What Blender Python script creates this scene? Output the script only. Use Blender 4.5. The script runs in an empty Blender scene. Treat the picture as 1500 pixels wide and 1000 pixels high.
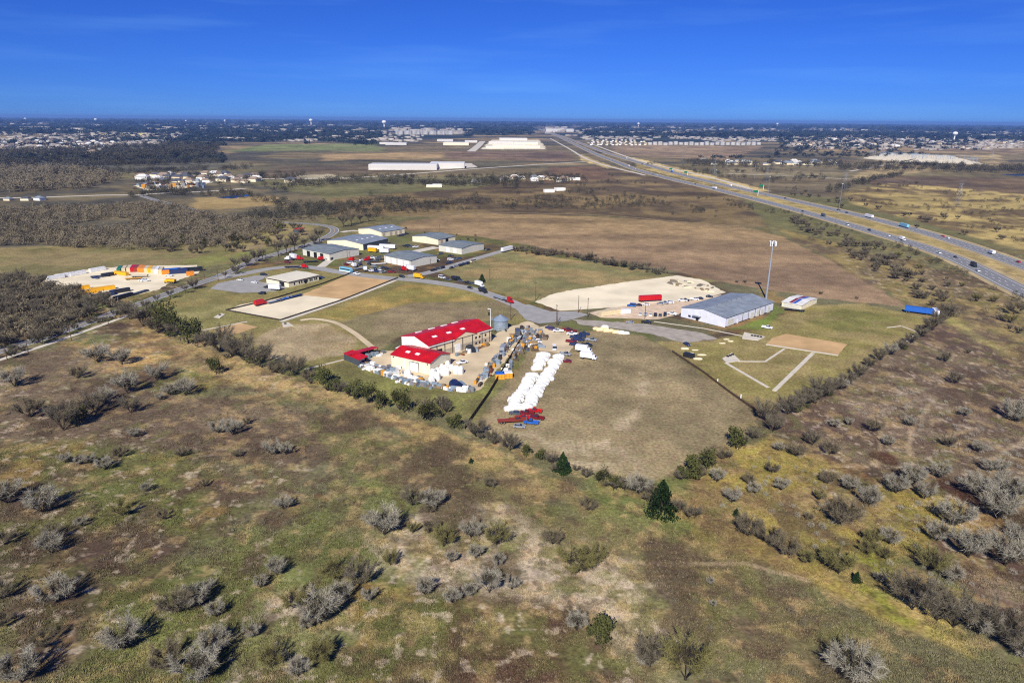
import bpy, math, random
import numpy as np
from mathutils import Matrix, Vector, Euler

# ------------------------------------------------------------------ camera, sky, sun
R = math.radians
sc = bpy.context.scene
CAM_H, F = 108.0, 1000.0
PITCH, ROLL = R(18.0), R(0.44)
cd = bpy.data.cameras.new('camera'); cam = bpy.data.objects.new('camera', cd)
sc.collection.objects.link(cam); sc.camera = cam
cd.sensor_width = 36.0; cd.lens = 24.0; cd.clip_start = 1.0; cd.clip_end = 90000.0
CM = Matrix.Rotation(math.pi / 2 - PITCH, 3, 'X') @ Matrix.Rotation(ROLL, 3, 'Z')
cam.matrix_world = Matrix.Translation((0, 0, CAM_H)) @ CM.to_4x4()

SUN_EL, SUN_TO = R(38), (-0.22, -0.975)
world = bpy.data.worlds.new('World'); sc.world = world; world.use_nodes = True
wn = world.node_tree; wn.nodes.clear()
sky = wn.nodes.new('ShaderNodeTexSky'); sky.sky_type = 'NISHITA'; sky.sun_disc = False
sky.sun_elevation = SUN_EL; sky.sun_rotation = math.atan2(SUN_TO[0], SUN_TO[1])
sky.altitude = 2500; sky.air_density = 1.0; sky.dust_density = 0.0; sky.ozone_density = 6.0
hs = wn.nodes.new('ShaderNodeHueSaturation'); hs.inputs['Saturation'].default_value = 1.0
bg = wn.nodes.new('ShaderNodeBackground'); bg.inputs['Strength'].default_value = 0.09
wo = wn.nodes.new('ShaderNodeOutputWorld')
tint = wn.nodes.new('ShaderNodeVectorMath'); tint.operation = 'MULTIPLY'; tint.inputs[1].default_value = (0.135, 0.30, 0.77)
wn.links.new(sky.outputs[0], hs.inputs['Color']); wn.links.new(hs.outputs[0], tint.inputs[0]); 
wtc = wn.nodes.new('ShaderNodeTexCoord'); wmp = wn.nodes.new('ShaderNodeMapping'); wmp.inputs['Scale'].default_value = (1.5, 1.5, 16)
wnz = wn.nodes.new('ShaderNodeTexNoise'); wnz.inputs['Scale'].default_value = 2.2; wnz.inputs['Detail'].default_value = 6
wmr = wn.nodes.new('ShaderNodeMapRange'); wmr.inputs['From Min'].default_value = 0.52; wmr.inputs['From Max'].default_value = 0.85; wmr.inputs['To Max'].default_value = 0.16
wmx = wn.nodes.new('ShaderNodeMix'); wmx.data_type = 'RGBA'; wmx.inputs[7].default_value = (2.6, 5.6, 9.0, 1)
wn.links.new(wtc.outputs['Generated'], wmp.inputs[0]); wn.links.new(wmp.outputs[0], wnz.inputs['Vector']); wn.links.new(wnz.outputs['Fac'], wmr.inputs['Value'])
wn.links.new(wmr.outputs[0], wmx.inputs[0]); wn.links.new(tint.outputs[0], wmx.inputs[6]); wn.links.new(wmx.outputs[2], bg.inputs['Color'])
wn.links.new(bg.outputs[0], wo.inputs['Surface'])
sl = bpy.data.lights.new('sun', 'SUN'); sl.energy = 4.2; sl.angle = R(0.5); sl.color = (1.0, 0.95, 0.87)
so = bpy.data.objects.new('sun', sl); sc.collection.objects.link(so)
sdir = Vector((SUN_TO[0] * math.cos(SUN_EL), SUN_TO[1] * math.cos(SUN_EL), math.sin(SUN_EL)))
so.rotation_euler = sdir.to_track_quat('Z', 'Y').to_euler(); so.location = (-60, -160, 300)
vs = sc.view_settings; vs.view_transform = 'Standard'; vs.look = 'None'; vs.exposure = 0.42; vs.gamma = 1.0
vs.use_curve_mapping = False
sc.cycles.use_denoising = False; sc.cycles.pixel_filter_type = 'BLACKMAN_HARRIS'; sc.cycles.filter_width = 1.15
sc.cycles.max_bounces = 4; sc.cycles.diffuse_bounces = 2; sc.cycles.glossy_bounces = 2
sc.cycles.transparent_max_bounces = 4; sc.cycles.volume_bounces = 0

# ------------------------------------------------------------------ helpers
rnd = random.Random(7)
col = sc.collection
def G(px, py, z=0.0):
    """ground point seen at a place of the survey picture"""
    d = CM @ Vector((px - 750.0, 500.0 - py, -F))
    t = (z - CAM_H) / d.z
    return Vector((d.x * t, d.y * t, z))
def mpp(py):                                      # metres per picture unit at a row
    return G(750, py).length / F * 0.97
def lin(r, g, b, k=1.0):
    f = lambda c: ((c / 255 + 0.055) / 1.055) ** 2.4 if c > 10 else c / 255 / 12.92
    return (f(r) * k, f(g) * k, f(b) * k)
MATS = {}
def mat(name, c, rough=0.8, metal=0.0, noise=0.0, scale=1.0, bump=0.0, spec=0.3, wave=0.0, wscale=1.0):
    if name in MATS: return MATS[name]
    m = bpy.data.materials.new(name); m.use_nodes = True
    nt = m.node_tree; b = nt.nodes['Principled BSDF']
    b.inputs['Base Color'].default_value = (*c, 1); b.inputs['Roughness'].default_value = rough
    b.inputs['Metallic'].default_value = metal; b.inputs['Specular IOR Level'].default_value = spec
    if noise or bump or wave:
        tc = nt.nodes.new('ShaderNodeTexCoord')
        nz = nt.nodes.new('ShaderNodeTexNoise'); nz.inputs['Scale'].default_value = scale; nz.inputs['Detail'].default_value = 6
        nt.links.new(tc.outputs['Object'], nz.inputs['Vector'])
        src = nz.outputs['Fac']
        if noise:
            rp = nt.nodes.new('ShaderNodeMapRange')
            rp.inputs['From Min'].default_value = 0.3; rp.inputs['From Max'].default_value = 0.7
            rp.inputs['To Min'].default_value = 1 - noise; rp.inputs['To Max'].default_value = 1 + noise
            nt.links.new(src, rp.inputs['Value'])
            mx = nt.nodes.new('ShaderNodeVectorMath'); mx.operation = 'SCALE'
            mx.inputs[0].default_value = c; nt.links.new(rp.outputs[0], mx.inputs['Scale'])
            nt.links.new(mx.outputs[0], b.inputs['Base Color'])
        if wave:
            wv = nt.nodes.new('ShaderNodeTexWave'); wv.inputs['Scale'].default_value = wscale
            nt.links.new(tc.outputs['Object'], wv.inputs['Vector']); src = wv.outputs['Fac']
        if bump or wave:
            bp = nt.nodes.new('ShaderNodeBump'); bp.inputs['Strength'].default_value = max(bump, wave)
            bp.inputs['Distance'].default_value = 0.05
            nt.links.new(src, bp.inputs['Height']); nt.links.new(bp.outputs[0], b.inputs['Normal'])
    MATS[name] = m
    return m
def paint(c, name=None):                          # vehicle and container paint, by rounded colour
    key = 'paint_%d_%d_%d' % c
    return mat(key, lin(*c), rough=0.4, spec=0.45, noise=0.12, scale=0.8)

class MB:
    """collects shapes and links them as one mesh object"""
    def __init__(s): s.v, s.f = [], []
    def add(s, vs, fs):
        n = len(s.v); s.v += [tuple(p) for p in vs]; s.f += [tuple(i + n for i in q) for q in fs]; return s
    def box(s, x0, x1, y0, y1, z0, z1, tx=0.0, ty=0.0):
        v = [(x0, y0, z0), (x1, y0, z0), (x1, y1, z0), (x0, y1, z0),
             (x0 + tx, y0 + ty, z1), (x1 - tx, y0 + ty, z1), (x1 - tx, y1 - ty, z1), (x0 + tx, y1 - ty, z1)]
        return s.add(v, [(3, 2, 1, 0), (4, 5, 6, 7), (0, 1, 5, 4), (1, 2, 6, 5), (2, 3, 7, 6), (3, 0, 4, 7)])
    def prism_y(s, prof, y0, y1):                 # profile in x,z pulled along y
        n = len(prof)
        v = [(x, y0, z) for x, z in prof] + [(x, y1, z) for x, z in prof]
        f = [tuple(range(n)), tuple(range(2 * n - 1, n - 1, -1))]
        f += [(i, i + n, (i + 1) % n + n, (i + 1) % n) for i in range(n)]
        return s.add(v, f)
    def cyl(s, a, b, r0, r1=None, n=8):
        r1 = r0 if r1 is None else r1
        a, b = Vector(a), Vector(b); d = (b - a).normalized()
        u = d.orthogonal().normalized(); w = d.cross(u)
        v = []
        for c, r in ((a, r0), (b, r1)):
            for k in range(n):
                t = 2 * math.pi * k / n
                v.append(c + u * (r * math.cos(t)) + w * (r * math.sin(t)))
        f = [(i, (i + 1) % n, (i + 1) % n + n, i + n) for i in range(n)]
        f += [tuple(range(n - 1, -1, -1)), tuple(range(n, 2 * n))]
        return s.add(v, f)
    def lathe(s, prof, n=16, c=(0, 0)):
        v = []
        for r, z in prof:
            for k in range(n):
                t = 2 * math.pi * k / n
                v.append((c[0] + r * math.cos(t), c[1] + r * math.sin(t), z))
        f = []
        for j in range(len(prof) - 1):
            for k in range(n):
                f.append((j * n + k, j * n + (k + 1) % n, (j + 1) * n + (k + 1) % n, (j + 1) * n + k))
        f.append(tuple(range(n - 1, -1, -1))); f.append(tuple(range((len(prof) - 1) * n, len(prof) * n)))
        return s.add(v, f)
    def mesh(s, name, m):
        me = bpy.data.meshes.new(name); me.from_pydata(s.v, [], s.f); me.materials.append(m); me.update()
        return me
    def build(s, name, m, parent=None):
        return link(name, s.mesh(name, m), parent)
def link(name, me, parent=None):
    o = bpy.data.objects.new(name, me); col.objects.link(o)
    if parent is not None: o.parent = parent
    return o
def tag(o, label, cat, group=None, kind=None):
    if kind: o['kind'] = kind
    if label: o['label'] = label
    if cat: o['category'] = cat
    if group: o['group'] = group
    return o
def thing(name, label, cat, loc=(0, 0, 0), rz=0.0, group=None):
    o = bpy.data.objects.new(name, None); col.objects.link(o); o.empty_display_size = 0.5
    o.location = loc; o.rotation_euler = (0, 0, rz)
    return tag(o, label, cat, group)
def copy_tree(o, parent=None):
    c = o.copy(); col.objects.link(c); c.parent = parent
    for ch in o.children: copy_tree(ch, c)
    return c
def heading(p, q):                                # world angle of a line drawn between two picture places
    a, b = G(*p), G(*q); return math.atan2(b.y - a.y, b.x - a.x)
def np_mesh(name, v, tri, m, colors=None):
    me = bpy.data.meshes.new(name)
    v = np.asarray(v, np.float32); tri = np.asarray(tri, np.int32); k = tri.shape[1]
    me.vertices.add(len(v)); me.vertices.foreach_set('co', v.ravel())
    me.loops.add(tri.size); me.loops.foreach_set('vertex_index', tri.ravel())
    me.polygons.add(len(tri)); me.polygons.foreach_set('loop_start', np.arange(0, tri.size, k, dtype=np.int32))
    me.polygons.foreach_set('loop_total', np.full(len(tri), k, np.int32))
    me.update(calc_edges=True)
    if colors is not None:
        a = me.color_attributes.new('land', 'FLOAT_COLOR', 'POINT')
        a.data.foreach_set('color', np.hstack([colors, np.ones((len(v), 1))]).astype(np.float32).ravel())
    me.materials.append(m)
    return me
# value noise in numpy
def _h(ix, iy, s):
    n = (ix.astype(np.int64) * 374761393 + iy.astype(np.int64) * 668265263 + s * 1442695041) & 0xFFFFFFFF
    n = ((n ^ (n >> 13)) * 1274126177) & 0xFFFFFFFF
    return ((n ^ (n >> 16)) & 0xFFFF) / 65535.0
def vnoise(x, y, sc_, seed=0, octv=4):
    t = np.zeros_like(x); a, tot = 1.0, 0.0
    for o in range(octv):
        u, v = x / sc_ * 2 ** o + 17.3 * o, y / sc_ * 2 ** o - 9.1 * o
        iu, iv = np.floor(u), np.floor(v); fu, fv = u - iu, v - iv
        fu, fv = fu * fu * (3 - 2 * fu), fv * fv * (3 - 2 * fv)
        s = seed + o * 31
        t += a * ((_h(iu, iv, s) * (1 - fu) + _h(iu + 1, iv, s) * fu) * (1 - fv) + (_h(iu, iv + 1, s) * (1 - fu) + _h(iu + 1, iv + 1, s) * fu) * fv)
        tot += a; a *= 0.55
    return t / tot
def smooth(e0, e1, x):
    t = np.clip((x - e0) / (e1 - e0), 0, 1); return t * t * (3 - 2 * t)
def poly_dist(x, y, poly):
    """signed distance to a polygon (positive inside)"""
    d = np.full_like(x, 1e12); inside = np.zeros(x.shape, bool)
    n = len(poly)
    for i in range(n):
        x0, y0 = poly[i]; x1, y1 = poly[(i + 1) % n]
        ex, ey = x1 - x0, y1 - y0
        t = np.clip(((x - x0) * ex + (y - y0) * ey) / (ex * ex + ey * ey + 1e-9), 0, 1)
        d = np.minimum(d, (x - x0 - t * ex) ** 2 + (y - y0 - t * ey) ** 2)
        c = ((y0 > y) != (y1 > y))
        with np.errstate(divide='ignore', invalid='ignore'):
            inside ^= c & (x < ex * (y - y0) / (ey if ey else 1e-9) + x0)
    return np.where(inside, 1, -1) * np.sqrt(d)
def gp(pts): return [tuple(G(*p)[:2]) for p in pts]
# ------------------------------------------------------------------ ground
K = 1.15
def srgb(c): return np.array(lin(*c)) * 1.5
# (outline in picture places, colour a, colour b, edge softness m, patch size m)
ZONES = [
 # far plain: woods and open land
 ([(-400, 262), (330, 250), (330, 216), (-400, 216)], (66, 64, 60), (84, 80, 70), 60, 90),
 ([(330, 222), (560, 222), (552, 210), (390, 212)], (98, 106, 66), (108, 110, 74), 30, 120),
 ([(140, 200), (222, 201), (218, 195), (146, 194)], (206, 190, 140), (190, 172, 128), 60, 200),
 ([(470, 235), (650, 232), (655, 222), (470, 226)], (140, 118, 88), (126, 106, 80), 20, 150),
 ([(650, 234), (840, 236), (830, 222), (655, 222)], (96, 80, 68), (112, 92, 76), 20, 120),
 ([(380, 262), (610, 252), (560, 240), (400, 244)], (92, 80, 66), (104, 90, 70), 12, 100),
 ([(440, 262), (520, 263), (480, 255), (430, 256)], (168, 158, 138), (150, 140, 120), 6, 60),
 ([(900, 226), (1060, 236), (1120, 214), (900, 212)], (120, 102, 84), (134, 114, 92), 20, 150),
 ([(1180, 222), (1500, 226), (1700, 214), (1200, 210)], (112, 96, 76), (138, 118, 90), 20, 160),
 ([(1060, 280), (1240, 290), (1262, 262), (1060, 256)], (92, 82, 66), (106, 94, 74), 8, 80),
 ([(1060, 256), (1290, 256), (1290, 240), (1060, 240)], (120, 108, 86), (104, 94, 74), 10, 60),
 ([(1255, 268), (1560, 292), (1560, 262), (1290, 258)], (78, 66, 56), (96, 80, 62), 10, 60),
 ([(1250, 300), (1700, 420), (1700, 300), (1300, 268), (1235, 282)], (150, 132, 88), (92, 78, 58), 8, 30),
 ([(1640, 486), (1497, 420), (1383, 368), (1266, 332), (1150, 300), (1040, 272), (932, 245), (932, 239), (1022, 265), (1150, 294), (1266, 321), (1383, 353), (1497, 393), (1640, 446)], (152, 134, 88), (126, 112, 74), 3, 18),
 ([(1110, 281), (1054, 268), (985, 251), (930, 236), (925, 230), (985, 244), (1060, 261), (1130, 280)], (176, 156, 112), (150, 132, 92), 5, 20),
 ([(1000, 270), (932, 253), (880, 238), (850, 226), (850, 235), (900, 250), (960, 266)], (170, 150, 108), (140, 122, 86), 5, 20),
 ([(1250, 262), (1480, 240), (1460, 226), (1290, 228)], (150, 132, 100), (116, 102, 80), 12, 60),
 # middle distance
 ([(480, 318), (870, 316), (1130, 335), (1080, 280), (900, 246), (800, 250), (700, 275), (480, 290)], (108, 92, 66), (78, 66, 52), 10, 60),
 ([(800, 268), (900, 262), (880, 244), (805, 244)], (102, 80, 64), (92, 74, 60), 6, 60),
 ([(-200, 330), (470, 325), (480, 290), (330, 262), (-200, 262)], (100, 90, 70), (76, 72, 64), 12, 45),
 ([(280, 308), (420, 300), (400, 288), (290, 290)], (138, 118, 82), (128, 110, 78), 8, 50),
 ([(-200, 372), (340, 370), (420, 330), (300, 320), (-200, 330)], (88, 82, 70), (74, 70, 62), 10, 30),
 ([(-80, 420), (60, 418), (300, 392), (390, 368), (330, 352), (-80, 366)], (116, 104, 70), (104, 98, 62), 8, 25),
 ([(240, 390), (300, 392), (390, 368), (360, 358)], (112, 114, 60), (106, 104, 60), 6, 20),
 ([(330, 375), (450, 350), (470, 330), (400, 326), (330, 340)], (116, 108, 66), (124, 110, 78), 6, 15),
 ([(585, 326), (690, 312), (870, 317), (1090, 332), (1150, 348), (1240, 395), (1330, 450), (1200, 436), (1060, 413), (980, 396), (860, 376), (740, 352), (640, 340), (590, 338)], (134, 113, 83), (112, 94, 70), 3, 55),
 ([(1130, 330), (1500, 436), (1500, 540), (1385, 468), (1330, 448), (1160, 350)], (92, 80, 60), (122, 108, 66), 6, 25),
 ([(1320, 450), (1380, 466), (1500, 590), (1500, 540), (1400, 460)], (142, 132, 78), (112, 104, 66), 5, 16),
 # the business park
 ([(640, 398), (745, 366), (985, 402), (1050, 412), (900, 430), (800, 446), (720, 425)], (110, 106, 66), (134, 118, 76), 3, 26),
 ([(225, 448), (330, 405), (400, 395), (600, 402), (690, 424), (770, 452), (775, 478), (720, 470), (585, 492), (540, 520), (500, 545), (380, 520), (280, 485)], (122, 112, 66), (112, 106, 62), 3, 20),
 ([(455, 462), (596, 416), (650, 420), (742, 438), (600, 446), (520, 470)], (140, 120, 66), (118, 110, 58), 4, 16),
 ([(490, 474), (600, 444), (745, 440), (770, 462), (700, 470), (586, 494), (555, 512), (520, 490)], (118, 106, 76), (112, 104, 70), 3, 30),
 ([(368, 500), (410, 476), (480, 474), (522, 495), (508, 520), (440, 532), (390, 522)], (130, 115, 80), (142, 128, 94), 4, 14),
 ([(225, 452), (330, 446), (372, 462), (300, 482), (240, 472)], (112, 108, 62), (126, 120, 74), 3, 14),
 ([(500, 530), (600, 560), (690, 575), (760, 500), (772, 520), (690, 620), (600, 600), (480, 552)], (106, 106, 56), (98, 94, 56), 3, 12),
 ([(696, 628), (745, 560), (790, 490), (880, 484), (940, 492), (985, 516), (1060, 566), (1112, 604), (1092, 640), (1000, 688), (965, 704), (890, 698), (820, 682), (740, 652)], (126, 113, 80), (112, 102, 72), 2.5, 22),
 ([(960, 500), (1040, 500), (1110, 480), (1170, 450), (1260, 444), (1375, 468), (1330, 505), (1210, 572), (1130, 606), (1060, 570), (985, 515)], (118, 110, 62), (128, 116, 72), 2.5, 16),
 ([(1180, 470), (1240, 448), (1320, 466), (1300, 490), (1230, 486)], (118, 110, 64), (108, 106, 56), 4, 20),
 ([(1060, 484), (1120, 482), (1150, 455), (1134, 446), (1125, 462)], (96, 110, 46), (92, 100, 48), 3, 10),
 ([(925, 515), (958, 560), (945, 610), (905, 655), (855, 692), (830, 690), (880, 640), (918, 600), (928, 560)], (152, 138, 106), (126, 113, 80), 7, 7),
 ([(720, 610), (800, 640), (950, 670), (960, 695), (860, 690), (740, 650)], (142, 130, 98), (122, 110, 78), 6, 8),
 # rough pasture, right of the boundary hedge
 ([(1110, 612), (1240, 560), (1378, 468), (1700, 640), (1700, 830), (1420, 720), (1260, 690), (1150, 650)], (84, 70, 56), (98, 86, 66), 6, 26),
 ([(1195, 590), (1290, 560), (1400, 560), (1420, 640), (1300, 640)], (112, 98, 78), (84, 70, 56), 8, 10),
 ([(880, 712), (1000, 722), (1060, 660), (1130, 640), (1250, 690), (1420, 735), (1420, 800), (1330, 800), (1240, 860), (1340, 920), (1300, 905), (1150, 835), (1020, 770)], (134, 120, 60), (112, 96, 60), 5, 12),
 ([(1180, 800), (1300, 790), (1340, 880), (1420, 960), (1340, 915), (1240, 868)], (124, 122, 52), (138, 124, 70), 4, 8),
 ([(1380, 790), (1560, 800), (1560, 960), (1460, 930), (1400, 850)], (112, 98, 76), (82, 66, 52), 5, 10),
 ([(205, 480), (440, 556), (640, 622), (780, 690), (900, 745), (860, 752), (740, 700), (600, 640), (420, 580), (215, 520)], (146, 126, 80), (116, 102, 68), 4, 9),
 ([(100, 510), (220, 490), (270, 520), (200, 545), (100, 552)], (160, 134, 82), (112, 94, 64), 6, 8),
 ([(-60, 530), (90, 510), (200, 560), (420, 600), (560, 660), (420, 690), (150, 640), (-60, 640)], (88, 76, 58), (100, 88, 66), 8, 26),
 ([(470, 610), (700, 690), (880, 760), (1010, 800), (1300, 930), (1300, 1040), (1150, 1000), (900, 880), (700, 760), (480, 680)], (84, 74, 52), (98, 92, 58), 8, 24),
 ([(590, 960), (720, 880), (830, 900), (840, 1020), (640, 1040)], (88, 84, 48), (74, 56, 42), 8, 14),
 ([(530, 760), (740, 740), (960, 850), (1010, 960), (950, 1000), (860, 880), (640, 870), (540, 830)], (150, 138, 112), (108, 102, 68), 7, 5),
 ([(380, 880), (500, 860), (520, 930), (460, 1000), (330, 1000)], (150, 138, 114), (104, 104, 64), 6, 5),
]
TRAILS = [[(1282, 680), (1292, 650), (1287, 615)], [(1332, 668), (1336, 625)], [(1350, 618), (1364, 590)], [(1455, 715), (1452, 690), (1446, 675), (1472, 660), (1505, 640)], [(890, 822), (1000, 826), (1095, 825), (1180, 850)], [(1380, 642), (1425, 628)]]
MOWN = [[(200, 455), (330, 400), (600, 330), (1000, 395), (1385, 465), (1250, 556), (1110, 605), (1000, 690), (960, 703), (820, 682), (690, 632), (560, 592), (430, 548)],
        [(585, 320), (700, 310), (870, 315), (1150, 345), (1240, 392), (1335, 452), (1200, 440), (980, 400), (740, 356), (590, 340)], [(-200, 420), (60, 420), (300, 400), (400, 368), (330, 350), (-200, 366)]]
def land_colour(x, y):
    r = np.hypot(x, y)
    c = np.zeros(x.shape + (3,))
    n1 = vnoise(x, y, 60, 1); n2 = vnoise(x, y, 14, 2); n3 = vnoise(x, y, 220, 3)
    def put(cl, w):
        nonlocal c
        c = c * (1 - w[..., None]) + srgb(cl) * w[..., None]
    c[:] = srgb((94, 91, 62))
    # open country by distance
    far = smooth(900, 2200, r)
    fld = vnoise(x / 2.2, y, 420, 5, 3)
    put((104, 92, 70), far); put((74, 70, 60), far * smooth(0.47, 0.53, fld)); put((130, 112, 84), far * smooth(0.60, 0.64, fld))
    wd = vnoise(x, y, 900, 6, 4)
    put((44, 50, 46), smooth(2200, 4500, r) * smooth(0.42, 0.5, wd))
    # near pasture: brown, green, straw and bare patches
    near = 1 - smooth(500, 900, r)
    put((74, 60, 46), near * 0.9 * smooth(0.46, 0.58, n1))
    put((90, 98, 44), near * 0.6 * smooth(0.46, 0.62, vnoise(x, y, 38, 8)) * (x < 40 + 0.1 * y))
    put((146, 116, 66), near * 0.4 * smooth(0.58, 0.68, vnoise(x, y, 17, 9)))
    for poly, ca, cb, soft, size in ZONES:
        g = gp(poly)
        xs = [p[0] for p in g]; ys = [p[1] for p in g]
        pad = soft * 3 + 5
        k = (x > min(xs) - pad) & (x < max(xs) + pad) & (y > min(ys) - pad) & (y < max(ys) + pad)
        if not k.any(): continue
        X, Y = x[k], y[k]
        wob = (vnoise(X, Y, soft * 4 + 2, 11, 3) - 0.5) * soft * 2.4
        w = smooth(-soft * 0.6, soft * 0.6, poly_dist(X, Y, g) + wob)[:, None]
        stretch = 3.0 if (ca[0] == 134 and size == 55) else 1.0
        m = smooth(0.38, 0.62, vnoise(X / stretch, Y, size, int(size) + ca[0], 4))[:, None]
        zc = srgb(ca) * (1 - m) + srgb(cb) * m
        c[k] = c[k] * (1 - w) + zc * w
    # tussock scale mottling of the rough grass
    rough = 1 - smooth(-3, 3, np.maximum.reduce([poly_dist(x, y, gp(q)) if True else 0 for q in MOWN])) if near.any() else near
    nr = near * rough
    a1, a2, a3, a4 = (vnoise(x, y, s_, sd, 3) for s_, sd in ((4.5, 41), (3.2, 42), (6, 43), (2.4, 44)))
    put((158, 136, 90), nr * .38 * smooth(.54, .68, a1)); put((70, 56, 42), nr * .5 * smooth(.54, .68, a2))
    put((96, 102, 50), nr * .3 * smooth(.56, .7, a3)); put((168, 154, 128), nr * .5 * smooth(.64, .74, a4) * smooth(.4, .55, n1))
    for tr in TRAILS:
        g = gp(tr); kx = (x > min(q[0] for q in g) - 5) & (x < max(q[0] for q in g) + 5) & (y > min(q[1] for q in g) - 5) & (y < max(q[1] for q in g) + 5)
        if kx.any():
            w = np.zeros_like(x); d = np.abs(poly_dist(x[kx] + (vnoise(x[kx], y[kx], 9, 61, 2) - .5) * 3, y[kx], g + g[-2:0:-1])); w[kx] = .42 * (1 - smooth(.4, 1.3, d)); put((160, 142, 108), w)
    # bare and burnt spots, rust coloured weed in the pasture
    past = near * (y < 330)
    lum = 0.66 + 0.68 * n2 + 0.25 * (n3 - 0.5)
    c *= lum[..., None]
    sp = smooth(0.66, 0.74, vnoise(x, y, 26, 21, 3)) * near
    inb = poly_dist(x, y, gp([(1150, 640), (1330, 600), (1500, 720), (1500, 840), (1300, 790), (1150, 720)])) > 0
    put((58, 34, 26), sp * inb * 0.85 * rough)
    put((72, 60, 46), smooth(0.67, 0.75, vnoise(x, y, 21, 22, 3)) * nr * 0.7 * (np.hypot(x, y) < 330))
    ff = smooth(700, 1300, r)[..., None]; c *= 1 + ff * ((vnoise(x / 1.8, y, 70, 51, 4) - .5) * 1.1 + (vnoise(x / 3, y, 24, 52, 3) - .5) * .7)[..., None]
    c[..., 2] *= 1 - .16 * smooth(450, 900, r)
    c = c * (1 - near[..., None]) + c * near[..., None] * np.array([1.0, .975, 1.05])
    return np.clip(c, 0.004, 0.9)

def ground_material():
    m = bpy.data.materials.new('ground_soil_and_grass'); m.use_nodes = True
    nt = m.node_tree; b = nt.nodes['Principled BSDF']; b.inputs['Roughness'].default_value = 0.95
    b.inputs['Specular IOR Level'].default_value = 0.1
    at = nt.nodes.new('ShaderNodeAttribute'); at.attribute_name = 'land'
    tc = nt.nodes.new('ShaderNodeTexCoord')
    def noise(s, d=5):
        n = nt.nodes.new('ShaderNodeTexNoise'); n.inputs['Scale'].default_value = s; n.inputs['Detail'].default_value = d
        n.inputs['Roughness'].default_value = 0.65
        nt.links.new(tc.outputs['Object'], n.inputs['Vector']); return n.outputs['Fac']
    def rng(src, a, b_, c, d):
        r = nt.nodes.new('ShaderNodeMapRange'); nt.links.new(src, r.inputs['Value'])
        for k, v in zip(('From Min', 'From Max', 'To Min', 'To Max'), (a, b_, c, d)): r.inputs[k].default_value = v
        return r.outputs[0]
    fine = rng(noise(0.9, 8), 0.3, 0.7, 0.55, 1.5)
    mid = rng(noise(0.12, 6), 0.32, 0.68, 0.8, 1.2)
    mu = nt.nodes.new('ShaderNodeMath'); mu.operation = 'MULTIPLY'
    nt.links.new(fine, mu.inputs[0]); nt.links.new(mid, mu.inputs[1])
    s = nt.nodes.new('ShaderNodeVectorMath'); s.operation = 'SCALE'
    nt.links.new(at.outputs['Color'], s.inputs[0]); nt.links.new(mu.outputs[0], s.inputs['Scale'])
    hv = nt.nodes.new('ShaderNodeHueSaturation'); nt.links.new(s.outputs[0], hv.inputs['Color'])
    nt.links.new(rng(noise(0.3, 4), 0.35, 0.65, 0.485, 0.515), hv.inputs['Hue'])
    nt.links.new(hv.outputs[0], b.inputs['Base Color'])
    bp = nt.nodes.new('ShaderNodeBump'); bp.inputs['Strength'].default_value = 0.7; bp.inputs['Distance'].default_value = 0.5
    nt.links.new(noise(0.6, 8), bp.inputs['Height']); nt.links.new(bp.outputs[0], b.inputs['Normal'])
    return m
def build_ground():
    phi = np.concatenate([np.array([85, 75, 65, 58]), np.linspace(54, 46, 30), np.arange(45.9, 3.0, -0.075),
                          np.arange(3.0, 0.6, -0.04), np.geomspace(0.6, 0.145, 14)])
    rr = CAM_H / np.tan(np.radians(phi))
    az = np.concatenate([np.arange(-180, -50, 5.0), np.arange(-50, 50, 0.16), np.arange(50, 180, 5.0)])
    a, r = np.meshgrid(np.radians(az), rr)
    x, y = r * np.sin(a), r * np.cos(a)
    v = np.stack([x.ravel(), y.ravel(), np.zeros(x.size)], 1)
    nr, na = x.shape
    i = np.arange(nr - 1)[:, None] * na; j = np.arange(na)[None, :]; j2 = (j + 1) % na
    q = np.stack([i + j, i + j2, i + na + j2, i + na + j], -1).reshape(-1, 4)[:, ::-1]
    c = land_colour(v[:, 0], v[:, 1])
    # centre cap
    v = np.vstack([v, [[0, 0, 0]]]); c = np.vstack([c, c[:1]])
    me = np_mesh('ground', v, q, GROUND_M, c)
    o = link('ground', me); o['kind'] = 'structure'
    return o
GROUND_M = ground_material()
build_ground()

# ------------------------------------------------------------------ sheets laid on the ground: yards, roads, tracks
def stone(name, c, n=0.18, s=0.25, bump=0.3): return mat(name, tuple(np.array(lin(*c)) * K), rough=0.95, noise=n, scale=s, bump=bump, spec=0.1)
ASPH = stone('asphalt_dark', (122, 122, 124), 0.10, 0.3)
ASPH_L = stone('asphalt_worn', (150, 148, 144), 0.12, 0.2)
CONC = stone('concrete', (196, 188, 172), 0.12, 0.3)
GRAV = stone('pale_gravel', (218, 206, 176), 0.17, 0.05)
CALI = stone('caliche_gravel', (220, 208, 178), 0.17, 0.045)
TAN = stone('tan_gravel', (196, 178, 146), 0.22, 0.08)
DIRT = stone('orange_dirt', (186, 154, 110), 0.22, 0.07)
LINE = stone('line_paint_white', (235, 235, 228), 0.1, 2.0, 0.0)
LINEY = stone('line_paint_yellow', (214, 180, 80), 0.1, 2.0, 0.0)
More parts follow.
